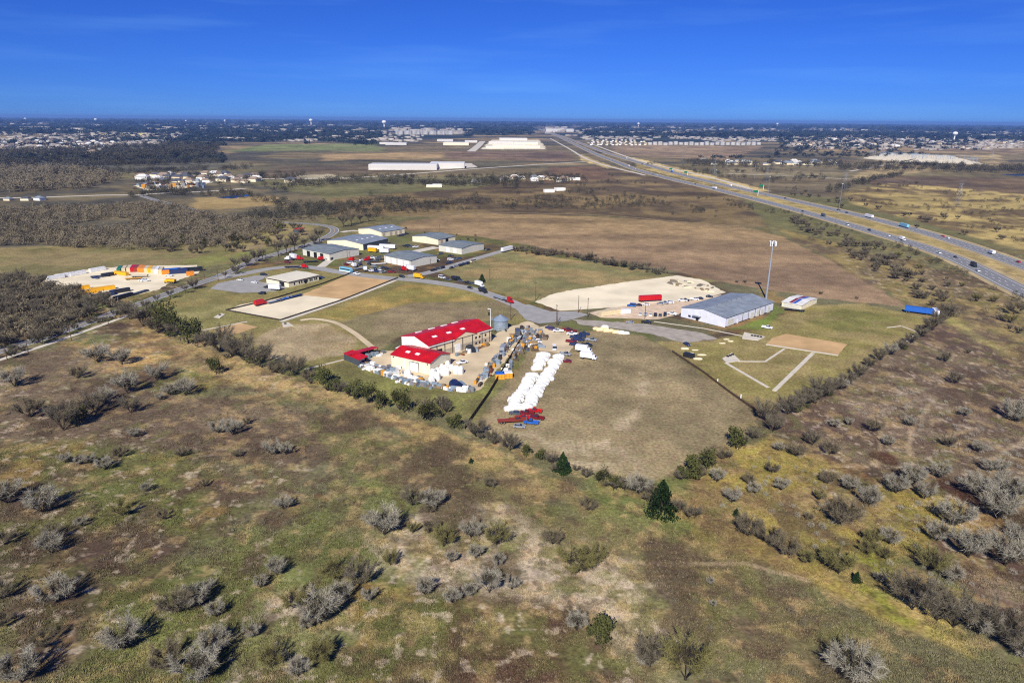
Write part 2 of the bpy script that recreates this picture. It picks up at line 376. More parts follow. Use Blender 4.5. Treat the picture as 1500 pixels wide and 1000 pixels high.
def sheet(name, pts, m, z, jit=0.5, step=3.0):
    """an uneven-edged sheet from an outline of picture places"""
    g = [Vector((*p, 0)) for p in gp(pts)]; out = []
    r = random.Random(len(name) + len(pts) * 7 + int(pts[0][0]))
    n = len(g)
    for i in range(n):
        a, b = g[i], g[(i + 1) % n]; L = (b - a).length; k = max(1, min(60, int(L / step)))
        for t in range(k):
            p = a.lerp(b, t / k)
            out.append((p.x + r.uniform(-jit, jit), p.y + r.uniform(-jit, jit)))
    import mathutils.geometry as mg
    tris = mg.tessellate_polygon([[Vector((x, y, 0)) for x, y in out]])
    me = bpy.data.meshes.new(name)
    fs = []
    for t in tris:
        (ax, ay), (bx, by), (cx, cy) = (out[k] for k in t)
        fs.append(t if (bx - ax) * (cy - ay) - (by - ay) * (cx - ax) > 0 else t[::-1])
    me.from_pydata([(x, y, z) for x, y in out], [], fs); me.materials.append(m); me.update()
    o = link(name, me); o['kind'] = 'structure'; return o
def spline(pts, per=8):
    g = [G(*p) for p in pts]; out = []
    for i in range(len(g) - 1):
        p0, p1, p2, p3 = g[max(i - 1, 0)], g[i], g[i + 1], g[min(i + 2, len(g) - 1)]
        for k in range(per):
            t = k / per
            out.append(0.5 * ((2 * p1) + (p2 - p0) * t + (2 * p0 - 5 * p1 + 4 * p2 - p3) * t * t + (3 * p1 - p0 - 3 * p2 + p3) * t ** 3))
    out.append(g[-1]); return out
def ribbon_mesh(name, path, off, w, z, m, dash=None, wid_end=None):
    v, f = [], []; acc = 0.0
    n = len(path)
    if dash:                                      # resample finely
        fine = []
        for a, b in zip(path, path[1:]):
            k = max(1, int((b - a).length / 2.0))
            fine += [a.lerp(b, i / k) for i in range(k)]
        path = fine + [path[-1]]; n = len(path)
    L = 0.0; ids = []
    for i, p in enumerate(path):
        d = (path[min(i + 1, n - 1)] - path[max(i - 1, 0)]).normalized(); s = Vector((d.y, -d.x, 0))
        ww = w if wid_end is None else w + (wid_end - w) * i / (n - 1)
        a, b = p + s * (off - ww / 2), p + s * (off + ww / 2)
        v += [(a.x, a.y, z), (b.x, b.y, z)]
        if i:
            L += (path[i] - path[i - 1]).length
            if not dash or (L % dash[0]) < dash[1]: f.append((2 * i - 2, 2 * i - 1, 2 * i + 1, 2 * i))
    me = bpy.data.meshes.new(name); me.from_pydata(v, [], f); me.materials.append(m); me.update()
    return me
def road(name, pts, w, m, z=0.02, edge=None, centre=None, dashes=(), per=8, wid_end=None):
    p = spline(pts, per)
    o = link(name, ribbon_mesh(name, p, 0, w, z, m, wid_end=wid_end)); o['kind'] = 'structure'
    if edge:
        for s in (-1, 1): link('edge_line', ribbon_mesh('edge_line', p, s * (w / 2 - edge), 0.28, z + 0.012, LINE), o)
    if centre: link('centre_line', ribbon_mesh('centre_line', p, 0, 0.3, z + 0.012, LINEY), o)
    for d in dashes:
        q = link('lane_dashes', ribbon_mesh('lane_dashes', p, d, 0.3, z + 0.012, LINE, dash=(12, 4)), o); q['kind'] = 'stuff'
    return p
HW_A = [(1640, 492), (1497.7, 426), (1383, 372), (1266.7, 336), (1150, 303), (1040, 275.4), (986, 263), (932, 248.5), (905, 238), (881, 229), (858, 219), (835, 208), (815, 199), (800, 193.5), (788, 189)]
HW_B = [(1640, 440), (1497.7, 388.7), (1383, 349), (1266.7, 317.5), (1150, 291), (1094, 278.5), (1022, 262), (968, 247.5), (932, 237), (899, 227.5), (872, 218), (843, 207), (820, 198.6), (803, 193.2), (790, 188.8)]
road('highway_shoulder', HW_A, 28, stone('tan_shoulder', (168, 150, 112), .2, .05), 0.035); road('highway_shoulder', HW_B, 28, stone('tan_shoulder', (168, 150, 112)), 0.037)
PA = road('highway', HW_A, 18.5, ASPH, 0.06, edge=2.4, dashes=(-2, 2))
PB = road('highway', HW_B, 18, ASPH, 0.06, edge=2.2, dashes=(-2, 2))
road('frontage_road', [(1100, 277), (1054, 263.5), (1015, 254), (980, 246), (950, 239), (925, 232), (895, 221.5), (860, 208.5)], 10, CONC, 0.04)
road('frontage_road', [(945, 257), (932, 253.5), (896, 245), (867, 236), (850, 228), (832, 217), (806, 203)], 9, CONC, 0.04)
road('country_road', [(-160, 566), (0, 514), (66, 494), (154, 463), (209, 443.5), (264, 423.5), (319, 405.5), (372, 381.5), (401, 373), (426, 365), (453, 358), (473, 350), (487, 342), (490, 336), (479, 331), (453, 328), (420, 326), (372, 322.5), (325, 317.5), (262, 302), (222, 291.5), (205, 286)], 8.5, ASPH, 0.04, edge=0.5, centre=True)
road('dirt_track', [(-160, 583), (0, 527), (70, 504), (160, 472), (205, 455)], 3.0, CONC, 0.03)
road('country_road', [(-300, 291), (0, 290), (90, 288), (150, 286), (205, 285.5), (222, 284), (300, 280.5), (360, 276)], 10, CONC, 0.03)
road('country_road', [(330, 262), (500, 261), (610, 254), (700, 247), (790, 241), (858, 237)], 12, CONC, 0.05)
road('country_road', [(120, 238), (230, 231), (330, 226)], 14, CONC, 0.05)
road('country_road', [(690, 222), (700, 214), (707, 207)], 30, CONC, 0.06)
road('country_road', [(1060, 254), (1180, 259), (1265, 264)], 7, CONC, 0.05)
road('country_road', [(1245, 251), (1290, 243), (1340, 233)], 8, CONC, 0.05)
road('dirt_track', [(590, 318), (700, 312), (870, 315), (1000, 325), (1090, 332)], 2.6, stone('dull_track', (150, 130, 98)), 0.03)
PARK = [(318, 408), (352, 402), (400, 393), (450, 391), (500, 399), (560, 406.5), (620, 411.5), (680, 421), (735, 437.5), (775, 455), (800, 463), (840, 464.5)]
PP = road('park_road', PARK, 10, ASPH_L, 0.05)
road('park_road', [(596, 405), (625, 400), (660, 390), (700, 378), (738, 367), (752, 362)], 9, ASPH_L, 0.055, wid_end=7)
road('park_road', [(470, 391), (490, 376), (520, 356), (545, 341), (520, 338), (500, 340)], 7, CONC, 0.06)
road('park_road', [(592, 372), (620, 366), (640, 362)], 10, CONC, 0.058)
sheet('turning_area', [(752, 448), (770, 468), (790, 474), (830, 470), (862, 461), (845, 456), (806, 456), (775, 446)], ASPH_L, 0.065, 0.4)
sheet('parking_lot', [(308, 423), (318, 415), (372, 404), (396, 402), (378, 412), (422, 421), (400, 427), (352, 429)], ASPH_L, 0.03, 0.4)
sheet('gravel_yard', [(56, 412), (80, 402), (120, 396), (180, 390), (290, 388), (292, 400), (250, 414), (232, 424), (170, 440), (135, 436), (100, 424)], GRAV, 0.03, 1.0)
sheet('gravel_lot', [(331, 455), (352, 446), (440, 432), (500, 438), (460, 456), (411, 468.5)], GRAV, 0.035, 0.2)
sheet('dirt_lot', [(440, 432), (470, 420), (512, 402), (590, 408), (560, 417), (500, 438)], DIRT, 0.03, 0.5)
sheet('caliche_lot', [(785, 442), (805, 432), (830, 426), (910, 414), (990, 403.5), (1030, 410), (1062, 428), (1035, 437), (960, 444), (880, 452), (820, 455)], CALI, 0.034, 0.8)
sheet('parking_lot', [(862, 458), (900, 450), (1030, 436), (1058, 431), (990, 462), (960, 468), (880, 465)], stone('pink_gravel', (200, 178, 152)), 0.03, 0.4)
sheet('gravel_lane', [(840, 468), (880, 470), (940, 474), (1020, 486), (1052, 496), (1000, 502), (950, 488), (890, 480), (850, 476)], stone('grey_gravel', (158, 150, 138), 0.2), 0.04, 0.9)
sheet('work_yard', [(516, 528), (548, 515), (600, 512), (715, 497), (742, 480), (775, 470), (790, 478), (760, 508), (700, 572), (684, 574), (600, 560), (530, 536)], TAN, 0.028, 0.7)
sheet('work_yard', [(775, 482), (800, 476), (835, 486), (845, 500), (830, 518), (790, 514), (775, 500)], TAN, 0.031, 0.8)
sheet('dirt_plot', [(1132, 494), (1152, 489), (1242, 504), (1228, 519), (1122, 505)], DIRT, 0.03, 0.3)
sheet('dirt_plot', [(312, 484), (352, 473), (378, 479), (338, 491)], DIRT, 0.03, 0.3)
sheet('industrial_yard', [(196, 272), (230, 266), (300, 262), (312, 267), (270, 276), (215, 279)], CALI, 0.04, 3)
sheet('substation_yard', [(1262, 232), (1300, 224), (1390, 228), (1445, 241), (1330, 238)], CALI, 0.05, 5)
sheet('trading_estate_yard', [(540, 249), (540, 240), (690, 239), (700, 245), (640, 249)], CONC, 0.045, 3)
for q in ([(640, 215), (650, 206), (700, 206), (690, 217)], [(705, 219), (720, 205), (790, 205), (800, 219)]):
    sheet('trading_estate_yard', q, CALI, 0.05, 8)
road('dirt_track', [(440, 469), (460, 467), (490, 472), (515, 485), (535, 500), (548, 511)], 3.2, TAN, 0.03)
# gravel shoulder beside the fenced lot
road('concrete_path', [(411, 471), (460, 455), (520, 434), (583, 409)], 3.0, CONC, 0.04, per=2)
def kerb_wall(pts, w=1.1, h=0.18):
    for a, b in zip(pts, pts[1:]):
        p, q = G(*a), G(*b); d = (q - p); L = d.length
        o = MB().box(0, L, -w / 2, w / 2, 0, h).build('concrete_path', CONC)
        o.location = p; o.rotation_euler = (0, 0, math.atan2(d.y, d.x)); o['kind'] = 'structure'
kerb_wall([(1191, 517), (1134, 572.5)], 1.8)
kerb_wall([(1149, 511), (1121, 529.5)], 1.1); kerb_wall([(1120.6, 529.6), (1081, 529.3)], 0.9)
kerb_wall([(1063, 531.5), (1125, 567.5)], 1.5)
kerb_wall([(1122, 504.5), (1228, 520.5)], 1.4)
kerb_wall([(296, 484), (362, 471)], 1.2)
kerb_wall([(447, 541), (503, 527)], 1.0); 
kerb_wall([(1299, 480), (1320, 477.5), (1345, 487)], 0.9); kerb_wall([(1348, 485), (1328, 500)], 0.9)
kerb_wall([(958, 471), (1030, 481), (1092, 493)], 0.9)
# concrete pads with dark hatches
def pad(pts, hatches=(), h=0.3):
    g = [G(*q) for q in pts]; o = MB().add([(v.x, v.y, 0.02) for v in g] + [(v.x, v.y, h) for v in g], [(4, 5, 6, 7), (0, 1, 5, 4), (1, 2, 6, 5), (2, 3, 7, 6), (3, 0, 4, 7)]).build('concrete_pad', CONC); o['kind'] = 'structure'
    for q in hatches:
        c = MB().cyl((0, 0, h), (0, 0, h + 0.45), 0.7, n=10).build('hatch', mat('dark_hatch', lin(40, 40, 40)), o); c.location = G(*q)
pad([(1087, 496), (1110, 499), (1121, 493.5), (1090, 487)], [(1101.5, 492.5), (1105.8, 493), (1110, 493.8), (1114.5, 494.5)])
pad([(1058, 525.5), (1064, 532), (1084, 528.5), (1072, 517)], [(1066, 523), (1069.5, 521.8), (1073, 520.4)])
pad([(415, 479.5), (430, 477.5), (422, 472.5), (413, 473.5)], [(418, 475)]); pad([(313, 465), (322, 466), (330, 461), (324, 459)], [(322, 462)])
# ------------------------------------------------------------------ buildings
def wallm(name, c): return mat(name, tuple(np.array(lin(*c)) * 1.1), rough=0.6, noise=0.06, scale=0.4, wave=0.35, wscale=3.0)
W_CREAM = wallm('cream_metal_siding', (226, 216, 186)); W_WHITE = wallm('white_metal_siding', (236, 234, 226))
W_BEIGE = wallm('beige_metal_siding', (222, 204, 168)); W_TAUPE = wallm('taupe_metal_siding', (178, 164, 142))
W_LILAC = wallm('pale_blue_grey_siding', (212, 214, 226)); W_DARK = wallm('dark_slate_siding', (70, 78, 84))
W_PALE = wallm('pale_grey_siding', (204, 202, 188)); W_TILT = wallm('tilt_up_concrete', (200, 196, 188))
def roofm(name, c, n=0.2): return mat(name, tuple(np.array(lin(*c)) * 1.1), rough=0.45, noise=n, scale=0.25, wave=0.3, wscale=2.0, spec=0.4)
R_RED = roofm('red_metal_roof', (186, 18, 24), 0.22); R_GREY = roofm('blue_grey_metal_roof', (132, 140, 146)); R_GRN = roofm('weathered_grey_roof', (122, 130, 128))
R_WHITE = roofm('white_metal_roof', (222, 220, 212), 0.1); R_CREAM = roofm('cream_membrane_roof', (226, 218, 192), 0.06); R_BLUE = roofm('blue_metal_roof', (60, 92, 170))
R_TILE = roofm('brown_shingle_roof', (122, 108, 96)); R_TAN = roofm('tan_shingle_roof', (150, 132, 112)); R_DKG = roofm('dark_grey_shingle_roof', (86, 88, 92))
DARK = mat('dark_opening', lin(28, 28, 30), rough=0.6); TRIM = mat('dark_trim', lin(64, 60, 56), rough=0.6)
GLASS = mat('window_glass', lin(42, 52, 64), rough=0.12, spec=0.6); WHITE = mat('white_paint', lin(240, 240, 236), rough=0.5, noise=0.05, scale=1.0)
GALV = mat('galvanised_steel', lin(160, 176, 190), rough=0.4, metal=0.4, noise=0.1, scale=1.0); STEEL = mat('grey_steel', lin(140, 144, 150), rough=0.5, metal=0.3)
RUBBER = mat('tyre_rubber', lin(34, 34, 36), rough=0.85); WOODP = mat('weathered_pole_wood', lin(94, 78, 64), rough=0.9, noise=0.2, scale=2.0)

def shed(name, label, B, C, A=None, width=None, h=5.0, rise=1.5, ridge='x', wall=W_CREAM, roof=R_GRN, cat='building', over=0.4, group=None):
    b, c = G(*B), G(*C); d = c - b; L = d.length; x = d.normalized(); y = Vector((-x.y, x.x, 0))
    W = width if width else abs((G(*A) - b).dot(y))
    t = thing(name, label, cat, b, math.atan2(x.y, x.x), group)
    m = MB()
    if ridge == 'x':
        pr = [(0, 0), (W, 0), (W, h), (W / 2, h + rise), (0, h)]; n = 5
        v = [(0, p, z) for p, z in pr] + [(L, p, z) for p, z in pr]
    else:
        pr = [(0, 0), (L, 0), (L, h), (L / 2, h + rise), (0, h)]; n = 5
        v = [(p, 0, z) for p, z in pr] + [(p, W, z) for p, z in pr]
    f = [tuple(range(n)), tuple(range(2 * n - 1, n - 1, -1))] + [(i, i + n, (i + 1) % n + n, (i + 1) % n) for i in range(n)]
    m.add(v, f); m.build('wall', wall, t)
    rf = MB(); hw = (W if ridge == 'x' else L) / 2; s = rise / hw; th = 0.22; ln = L if ridge == 'x' else W
    prof = [(-over, h - over * s + 0.02), (hw, h + rise + 0.02), (2 * hw + over, h - over * s + 0.02),
            (2 * hw + over, h - over * s + th), (hw, h + rise + th + 0.05), (-over, h - over * s + th)]
    if ridge == 'y': rf.prism_y(prof, -over, ln + over)
    else: rf.add([(-over, p, z) for p, z in prof] + [(ln + over, p, z) for p, z in prof],
                 [tuple(range(5, -1, -1)), tuple(range(6, 12))] + [(i, (i + 1) % 6, (i + 1) % 6 + 6, i + 6) for i in range(6)])
    ro = rf.build('roof', roof, t)
    t['dims'] = (L, W, h, rise); t['rx'] = 1 if ridge == 'x' else 0
    return t
def on_wall(t, name, side, p, w, z0, z1, m, proud=0.06):
    """a slab on the right wall (side 'r', p along it) or the left front wall (side 'l')"""
    k = MB().box(p - w / 2, p + w / 2, -proud, 0.05, z0, z1) if side == 'r' else MB().box(-proud, 0.05, p - w / 2, p + w / 2, z0, z1)
    return k.build(name, m, t)
def on_roof(t, name, u, v, lu, lv, m, hgt=0.12):
    """a flat piece on a slope: u along the ridge 0..1, v across 0..1"""
    L, W, h, rise = t['dims']; rx = t['rx']
    ln, ac = (L, W) if rx else (W, L)
    z = lambda q: h + rise * (1 - abs(q / ac - 0.5) * 2) + 0.24
    a0, a1 = u * ln - lu / 2, u * ln + lu / 2; c0, c1 = v * ac - lv / 2, v * ac + lv / 2
    pts = [(a0, c0, z(c0)), (a1, c0, z(c0)), (a1, c1, z(c1)), (a0, c1, z(c1))]
    if not rx: pts = [(c, a, q) for a, c, q in pts]
    up = [(a, b, c + hgt) for a, b, c in pts]
    return MB().add(pts + up, [(0, 1, 2, 3), (4, 7, 6, 5), (0, 4, 5, 1), (1, 5, 6, 2), (2, 6, 7, 3), (3, 7, 4, 0)]).build(name, m, next(c for c in t.children if c.name.startswith('roof')))

# red roofed works
t = shed('red_roof_warehouse', 'large beige warehouse with a bright red metal roof and white skylights', (628.4, 527.5), (719.6, 500), A=(582, 514.8), h=7.2, rise=2.4, ridge='x', wall=W_BEIGE, roof=R_RED)
L, W, h, rise = t['dims']
on_wall(t, 'wall_band', 'r', L / 2, L, 0, 3.0, W_TAUPE, 0.05)
MB().add([(-0.08, 0, 0), (-0.08, W, 0), (-0.08, W, h), (-0.08, W / 2, h + rise), (-0.08, 0, h), (-0.02, 0, 0), (-0.02, W, 0), (-0.02, W, h), (-0.02, W / 2, h + rise), (-0.02, 0, h)],
         [(4, 3, 2, 1, 0)] + [(i, (i + 1) % 5, (i + 1) % 5 + 5, i + 5) for i in range(5)]).build('gable_cladding', W_WHITE, t)
for p in (0.12, 0.24, 0.36, 0.52, 0.68, 0.84, 0.97): on_wall(t, 'downspout', 'r', L * p, 0.28, 0, h - 0.2, TRIM, 0.2)
on_wall(t, 'roller_door', 'r', L * 0.44, L * 0.09, 0, 4.0, WHITE, 0.12)
on_wall(t, 'roller_door', 'r', L * 0.16, L * 0.08, 0, 4.0, DARK, 0.12)
for p in (0.74, 0.80, 0.90): on_wall(t, 'window', 'r', L * p, 1.1, 3.8, 5.0, GLASS, 0.1); on_wall(t, 'window', 'r', L * p, 1.1, 0.9, 2.1, GLASS, 0.1)
for u in (0.2, 0.42, 0.64): on_roof(t, 'skylight', u, 0.26, 2.6, 1.4, WHITE)
for u in (0.2, 0.4, 0.6, 0.78): on_roof(t, 'skylight', u, 0.86, 3.0, 1.8, WHITE, 0.35)
gx, gw = L * 0.56, L * 0.17
g = MB().prism_y([(gx - gw, h - 0.4), (gx + gw, h - 0.4), (gx + gw, h - 0.3), (gx, h + 1.9), (gx - gw, h - 0.3)], -0.5, 0.2); g.build('porch_gable', W_BEIGE, t)
MB().prism_y([(gx - gw - 0.5, h - 0.5), (gx, h + 1.95), (gx + gw + 0.5, h - 0.5), (gx + gw + 0.5, h - 0.25), (gx, h + 2.2), (gx - gw - 0.5, h - 0.25)], -0.7, W * 0.36).build('porch_roof', R_RED, t)
MB().box(0, L * 0.38, -0.75, -0.42, h - 0.75, h - 0.5).build('canopy', WHITE, t)
MB().box(L * 0.78, L + 0.8, -0.75, -0.42, h - 0.75, h - 0.5).build('canopy', WHITE, t)
MB().box(-7.5, -0.1, -3.5, W * 0.72, 0, 4.2).build('link_block', W_WHITE, t)
MB().prism_y([(-7.8, 4.22), (-0.1, 5.2), (-0.1, 5.4), (-7.8, 4.42)], -5.0, W * 0.74).build('link_roof', R_WHITE, t)
t = shed('red_roof_workshop', 'smaller cream workshop with red roof in front of the larger red roofed warehouse', (630.4, 549.2), (660, 534.5), A=(570.3, 537.5), h=5.6, rise=2.0, ridge='y', wall=W_CREAM, roof=R_RED)
L, W, h, rise = t['dims']
on_wall(t, 'wall_band', 'r', L / 2, L, 0, 2.6, W_TAUPE, 0.05)
on_wall(t, 'roller_door', 'l', W * 0.40, 4.6, 0, 4.2, WHITE, 0.12); on_wall(t, 'door_frame', 'l', W * 0.40, 5.2, 0, 4.5, TRIM, 0.07)
for u in (0.45, 0.70): on_roof(t, 'skylight', u, 0.26, 2.2, 1.4, WHITE)
for p in (0.15, 0.65, 0.88): on_wall(t, 'downspout', 'l', W * p, 0.25, 0, h, W_WHITE, 0.15)
for p in (0.06, 0.94): on_wall(t, 'wall_lamp', 'l', W * p, 0.5, 4.6, 5.0, TRIM, 0.3)
# L shaped open store with red lean-to roofs
o = thing('storage_shelter', 'L shaped open storage shelter with red lean-to roofs and slate back walls', 'shelter', G(504.7, 526))
def arm(p, q, w, back):
    a, b = G(*p), G(*q); d = b - a; L = d.length; r = math.atan2(d.y, d.x); rel = a - G(504.7, 526)
    wl = MB().box(0, L, -0.15, 0.15, 0, 3.0).build('back_wall', W_DARK, o); wl.location = rel; wl.rotation_euler = (0, 0, r)
    rf = MB().add([(0, -0.4, 3.3), (L, -0.4, 3.3), (L, w, 3.9), (0, w, 3.9), (0, -0.4, 3.05), (L, -0.4, 3.05), (L, w, 3.65), (0, w, 3.65)],
                  [(0, 1, 2, 3), (7, 6, 5, 4), (4, 5, 1, 0), (5, 6, 2, 1), (6, 7, 3, 2), (7, 4, 0, 3)]).build('roof', R_RED, o); rf.location = rel; rf.rotation_euler = (0, 0, r)
    for k in np.linspace(0.4, L - 0.4, 4):
        ps = MB().box(k - 0.1, k + 0.1, w - 0.4, w - 0.2, 0, 3.6).build('post', TRIM, o); ps.location = rel; ps.rotation_euler = (0, 0, r)
arm((504.7, 526.5), (527.5, 536.5), 4.5, 1)
arm((547.5, 516.5), (505.2, 527.5), 4.5, 1)
# grey warehouse
b, c = G(1062, 479.6), G(1131.7, 455.2)
t = shed('grey_warehouse', 'long pale blue-grey warehouse with a low grey metal roof beside the phone mast', (1062, 479.6), (1131.7, 455.2), A=(989.5, 466.0), h=5.4, rise=2.2, ridge='x', wall=W_LILAC, roof=R_GREY)
L, W, h, rise = t['dims']
for k in range(6): on_roof(t, 'roof_vent', 0.22 + 0.1 * k, 0.47, 1.2, 1.0, STEEL, 0.7)
on_wall(t, 'roller_door', 'r', L * 0.10, L * 0.13, 0.3, 4.0, W_PALE, 0.1); on_wall(t, 'door', 'r', L * 0.24, 1.4, 0, 2.4, WHITE, 0.12)
for p in (0.34, 0.46, 0.60, 0.70, 0.82): on_wall(t, 'downspout', 'r', L * p, 0.25, 0, h - 0.3, TRIM, 0.12)
for p in (0.54, 0.66, 0.76, 0.9): on_wall(t, 'roller_door', 'r', L * p, 3.6, 0, 3.6, W_PALE, 0.1)
for p in (0.42, 0.55, 0.68): on_wall(t, 'wall_panel', 'l', W * p, 0.3, 0, 5.2, W_PALE, 0.1)
on_wall(t, 'entrance_canopy', 'l', W * 0.62, 5.0, 2.6, 2.9, STEEL, 1.8); on_wall(t, 'door', 'l', W * 0.62, 1.8, 0, 2.4, GLASS, 0.08)
on_wall(t, 'window', 'l', W * 0.8, 1.6, 1.0, 2.2, GLASS, 0.08); on_wall(t, 'base_trim', 'r', L / 2, L, 0, 0.5, TRIM, 0.04)
on_wall(t, 'eave_trim', 'r', L / 2, L, h - 0.35, h - 0.1, TRIM, 0.2)
t = shed('white_storage_building', 'low white storage building with red and blue stripes across its roof', (1173.5, 454.2), (1196, 444), A=(1139.8, 450.8), h=2.9, rise=0.9, ridge='y', wall=W_CREAM, roof=R_WHITE)
L, W, h, rise = t['dims']
[on_roof(t, 'roof_stripe', 0.42, v_, W * 0.16, L * 0.46, R_BLUE, 0.06) for v_ in (.25, .75)]; [on_roof(t, 'roof_stripe', 0.60, v_, W * 0.16, L * 0.46, roofm('maroon_roof', (130, 50, 52)), 0.06) for v_ in (.25, .75)]
for p in (0.2, 0.4, 0.6, 0.8): on_wall(t, 'door', 'l', W * p, 2.4, 0, 2.3, W_PALE, 0.06)
# office
t = shed('flat_roof_office', 'single storey cream office with a flat pale roof and row of narrow windows', (423.3, 421), (467.4, 410.5), A=(381, 416.6), h=3.7, rise=0.35, ridge='x', wall=W_CREAM, roof=R_CREAM)
L, W, h, rise = t['dims']
for p in (0.18, 0.34, 0.42, 0.50, 0.60, 0.70, 0.76, 0.86, 0.92): on_wall(t, 'window', 'r', L * p, 1.0, 0.8, 2.7, GLASS, 0.06)
on_wall(t, 'door', 'r', L * 0.55, 1.6, 0, 2.5, DARK, 0.08); on_wall(t, 'eave_trim', 'r', L / 2, L + 0.6, h - 0.4, h - 0.05, TRIM, 0.45)
on_wall(t, 'porch_opening', 'l', W * 0.3, 5.0, 0, 2.9, DARK, 0.06); on_wall(t, 'eave_trim', 'l', W / 2, W, h - 0.4, h - 0.05, TRIM, 0.45)
# metal sheds of the park
t = shed('truck_repair_shed', 'pale shed with three dark truck bays and a weathered grey roof', (483, 381.6), (526.2, 373.8), A=(444.6, 373.4), h=5.2, rise=1.6, ridge='y', wall=W_PALE, roof=R_GRN)
for p in (0.28, 0.52, 0.78): on_wall(t, 'bay_door', 'l', t['dims'][1] * p, 4.2, 0, 4.4, DARK)
for p in (0.05, 0.10): on_wall(t, 'door', 'r', t['dims'][0] * p, 1.2, 0, 2.2, DARK)
t = shed('open_bay_shed', 'cream gabled shed with a dark slate side of open bays', (532.2, 366.6), (568.8, 357.6), A=(490.8, 358.2), h=5.2, rise=2.2, ridge='x', wall=W_CREAM, roof=R_GREY)
on_wall(t, 'open_bays', 'r', t['dims'][0] * 0.5, t['dims'][0] * 0.98, 0, 4.8, W_DARK)
for u in (0.2, 0.4, 0.6, 0.8): on_roof(t, 'skylight', u, 0.3, 2.0, 1.4, WHITE)
t = shed('rearmost_shed', 'cream gabled shed with brown bay doors beside the ploughed field', (559.2, 347.4), (592.8, 341.9), A=(525.6, 342.0), h=4.8, rise=2.0, ridge='x', wall=W_CREAM, roof=R_GREY)
for p in (0.1, 0.4, 0.62, 0.82): on_wall(t, 'bay_door', 'r', t['dims'][0] * p, 3.2, 0, 3.8, W_TAUPE)
for u in (0.25, 0.5, 0.75): on_roof(t, 'skylight', u, 0.3, 2.0, 1.4, WHITE)
t = shed('aerial_shed', 'cream shed with one tall dark doorway below a radio mast', (642.2, 359), (667, 353.8), A=(604.5, 353.6), h=5.0, rise=1.6, ridge='x', wall=W_CREAM, roof=R_GRN)
on_wall(t, 'bay_door', 'r', t['dims'][0] * 0.5, 4.0, 0, 4.4, DARK); on_wall(t, 'bay_door', 'r', t['dims'][0] * 0.2, 3.4, 0, 4.0, W_TAUPE)
t = shed('lane_end_shed', 'white-fronted shed with a weathered roof beside the lane to the white trailer', (676.4, 372.8), (708.7, 365.6), A=(643.7, 367.4), h=5.2, rise=1.4, ridge='y', wall=W_PALE, roof=R_GRN)
for p in (0.3, 0.6): on_wall(t, 'bay_door', 'l', t['dims'][1] * p, 3.6, 0, 4.2, W_WHITE)
t = shed('parts_store_shed', 'white-fronted shed with big bay doors facing the yard of parked tractors', (601.7, 392.1), (640, 384.6), A=(558.2, 384.6), h=5.4, rise=1.4, ridge='y', wall=W_PALE, roof=R_GRN)
for p in (0.15, 0.38, 0.62, 0.84): on_wall(t, 'bay_door', 'l', t['dims'][1] * p, 5.0, 0, 4.6, W_WHITE, 0.1)
# red picnic shelter in the trees beyond the road
t = shed('red_pavilion', 'small open pavilion with a red roof among the bare trees', (437, 341.5), (446, 340), width=7, h=3.0, rise=1.2, ridge='x', wall=W_DARK, roof=R_RED)
# grain bin
p = G(733, 481.5); t = thing('grain_bin', 'round galvanised steel grain bin with a conical roof beside the red roofed warehouse', 'grain bin', p)
bm = MB(); 
for k in range(6): bm.lathe([(4.1, 0.9 * k), (4.16, 0.9 * k + 0.45), (4.1, 0.9 * k + 0.88)], 28)
bm.build('bin_wall', GALV, t); MB().lathe([(4.5, 5.3), (4.5, 5.4), (0.5, 7.8), (0.5, 8.0)], 28).build('roof', GALV, t)
MB().box(-0.6, 0.6, -4.3, -4.0, 0.3, 2.2).build('door', STEEL, t)
# phone mast
p = G(1122.2, 437.5); t = thing('phone_mast', 'tall pale steel phone mast with antenna panels at its top', 'mast', p)
MH = 37.5
MB().cyl((0, 0, 0), (0, 0, MH - 1), 0.62, 0.38, 12).build('pole', mat('mast_paint', lin(146, 152, 162), rough=0.5), t)
MB().lathe([(1.9, MH - 2.2), (2.0, MH - 2.1), (2.0, MH - 1.9), (1.9, MH - 1.8)], 12).build('platform', STEEL, t)
for k in range(12):
    a = k * math.pi / 6; q = MB().box(-0.14, 0.14, -0.22, 0.22, MH - 3.4, MH - 0.4).build('antenna_panel', WHITE if k % 3 else STEEL, t)
    q.location = (2.1 * math.cos(a), 2.1 * math.sin(a), 0); q.rotation_euler = (0, 0, a)
for k in range(3):
    a = k * 2.1; MB().cyl((0, 0, MH - 2), (2.0 * math.cos(a), 2.0 * math.sin(a), MH - 2), 0.1, n=6).build('arm', STEEL, t)
# utility and lamp posts
def upole(name, label, px, py, h, arm=1.2, m=WOODP, lamp=False, group='utility poles'):
    t = thing(name, label, 'pole', G(px, py), rnd.uniform(0, 3), group)
    MB().cyl((0, 0, 0), (0, 0, h), 0.2, 0.13, 6).build('post', m, t)
    if arm: MB().box(-arm, arm, -0.08, 0.08, h - 0.8, h - 0.6).build('crossarm', m, t)
    if lamp: MB().box(-0.2, 1.8, -0.25, 0.25, h - 0.2, h + 0.05).build('lamp_head', WHITE, t)
for x, y, hh in ((748, 468, 9), (784.5, 440, 12), (815, 475, 11.5), (816.5, 477, 9), (847, 458, 10.5), (860.5, 466, 12), (944.5, 467, 10), (595.6, 403.5, 8), (509, 378.6, 6.5), (717.5, 410, 8), (631, 392, 7), (513, 381, 7), (644.5, 342, 9)):
    upole('utility_pole', 'brown wooden utility pole beside the park road', x, y, hh, 1.1)
upole('lamp_post', 'pale lamp post standing beside the grain bin', 718.5, 487, 13, 0, WHITE, True, None)
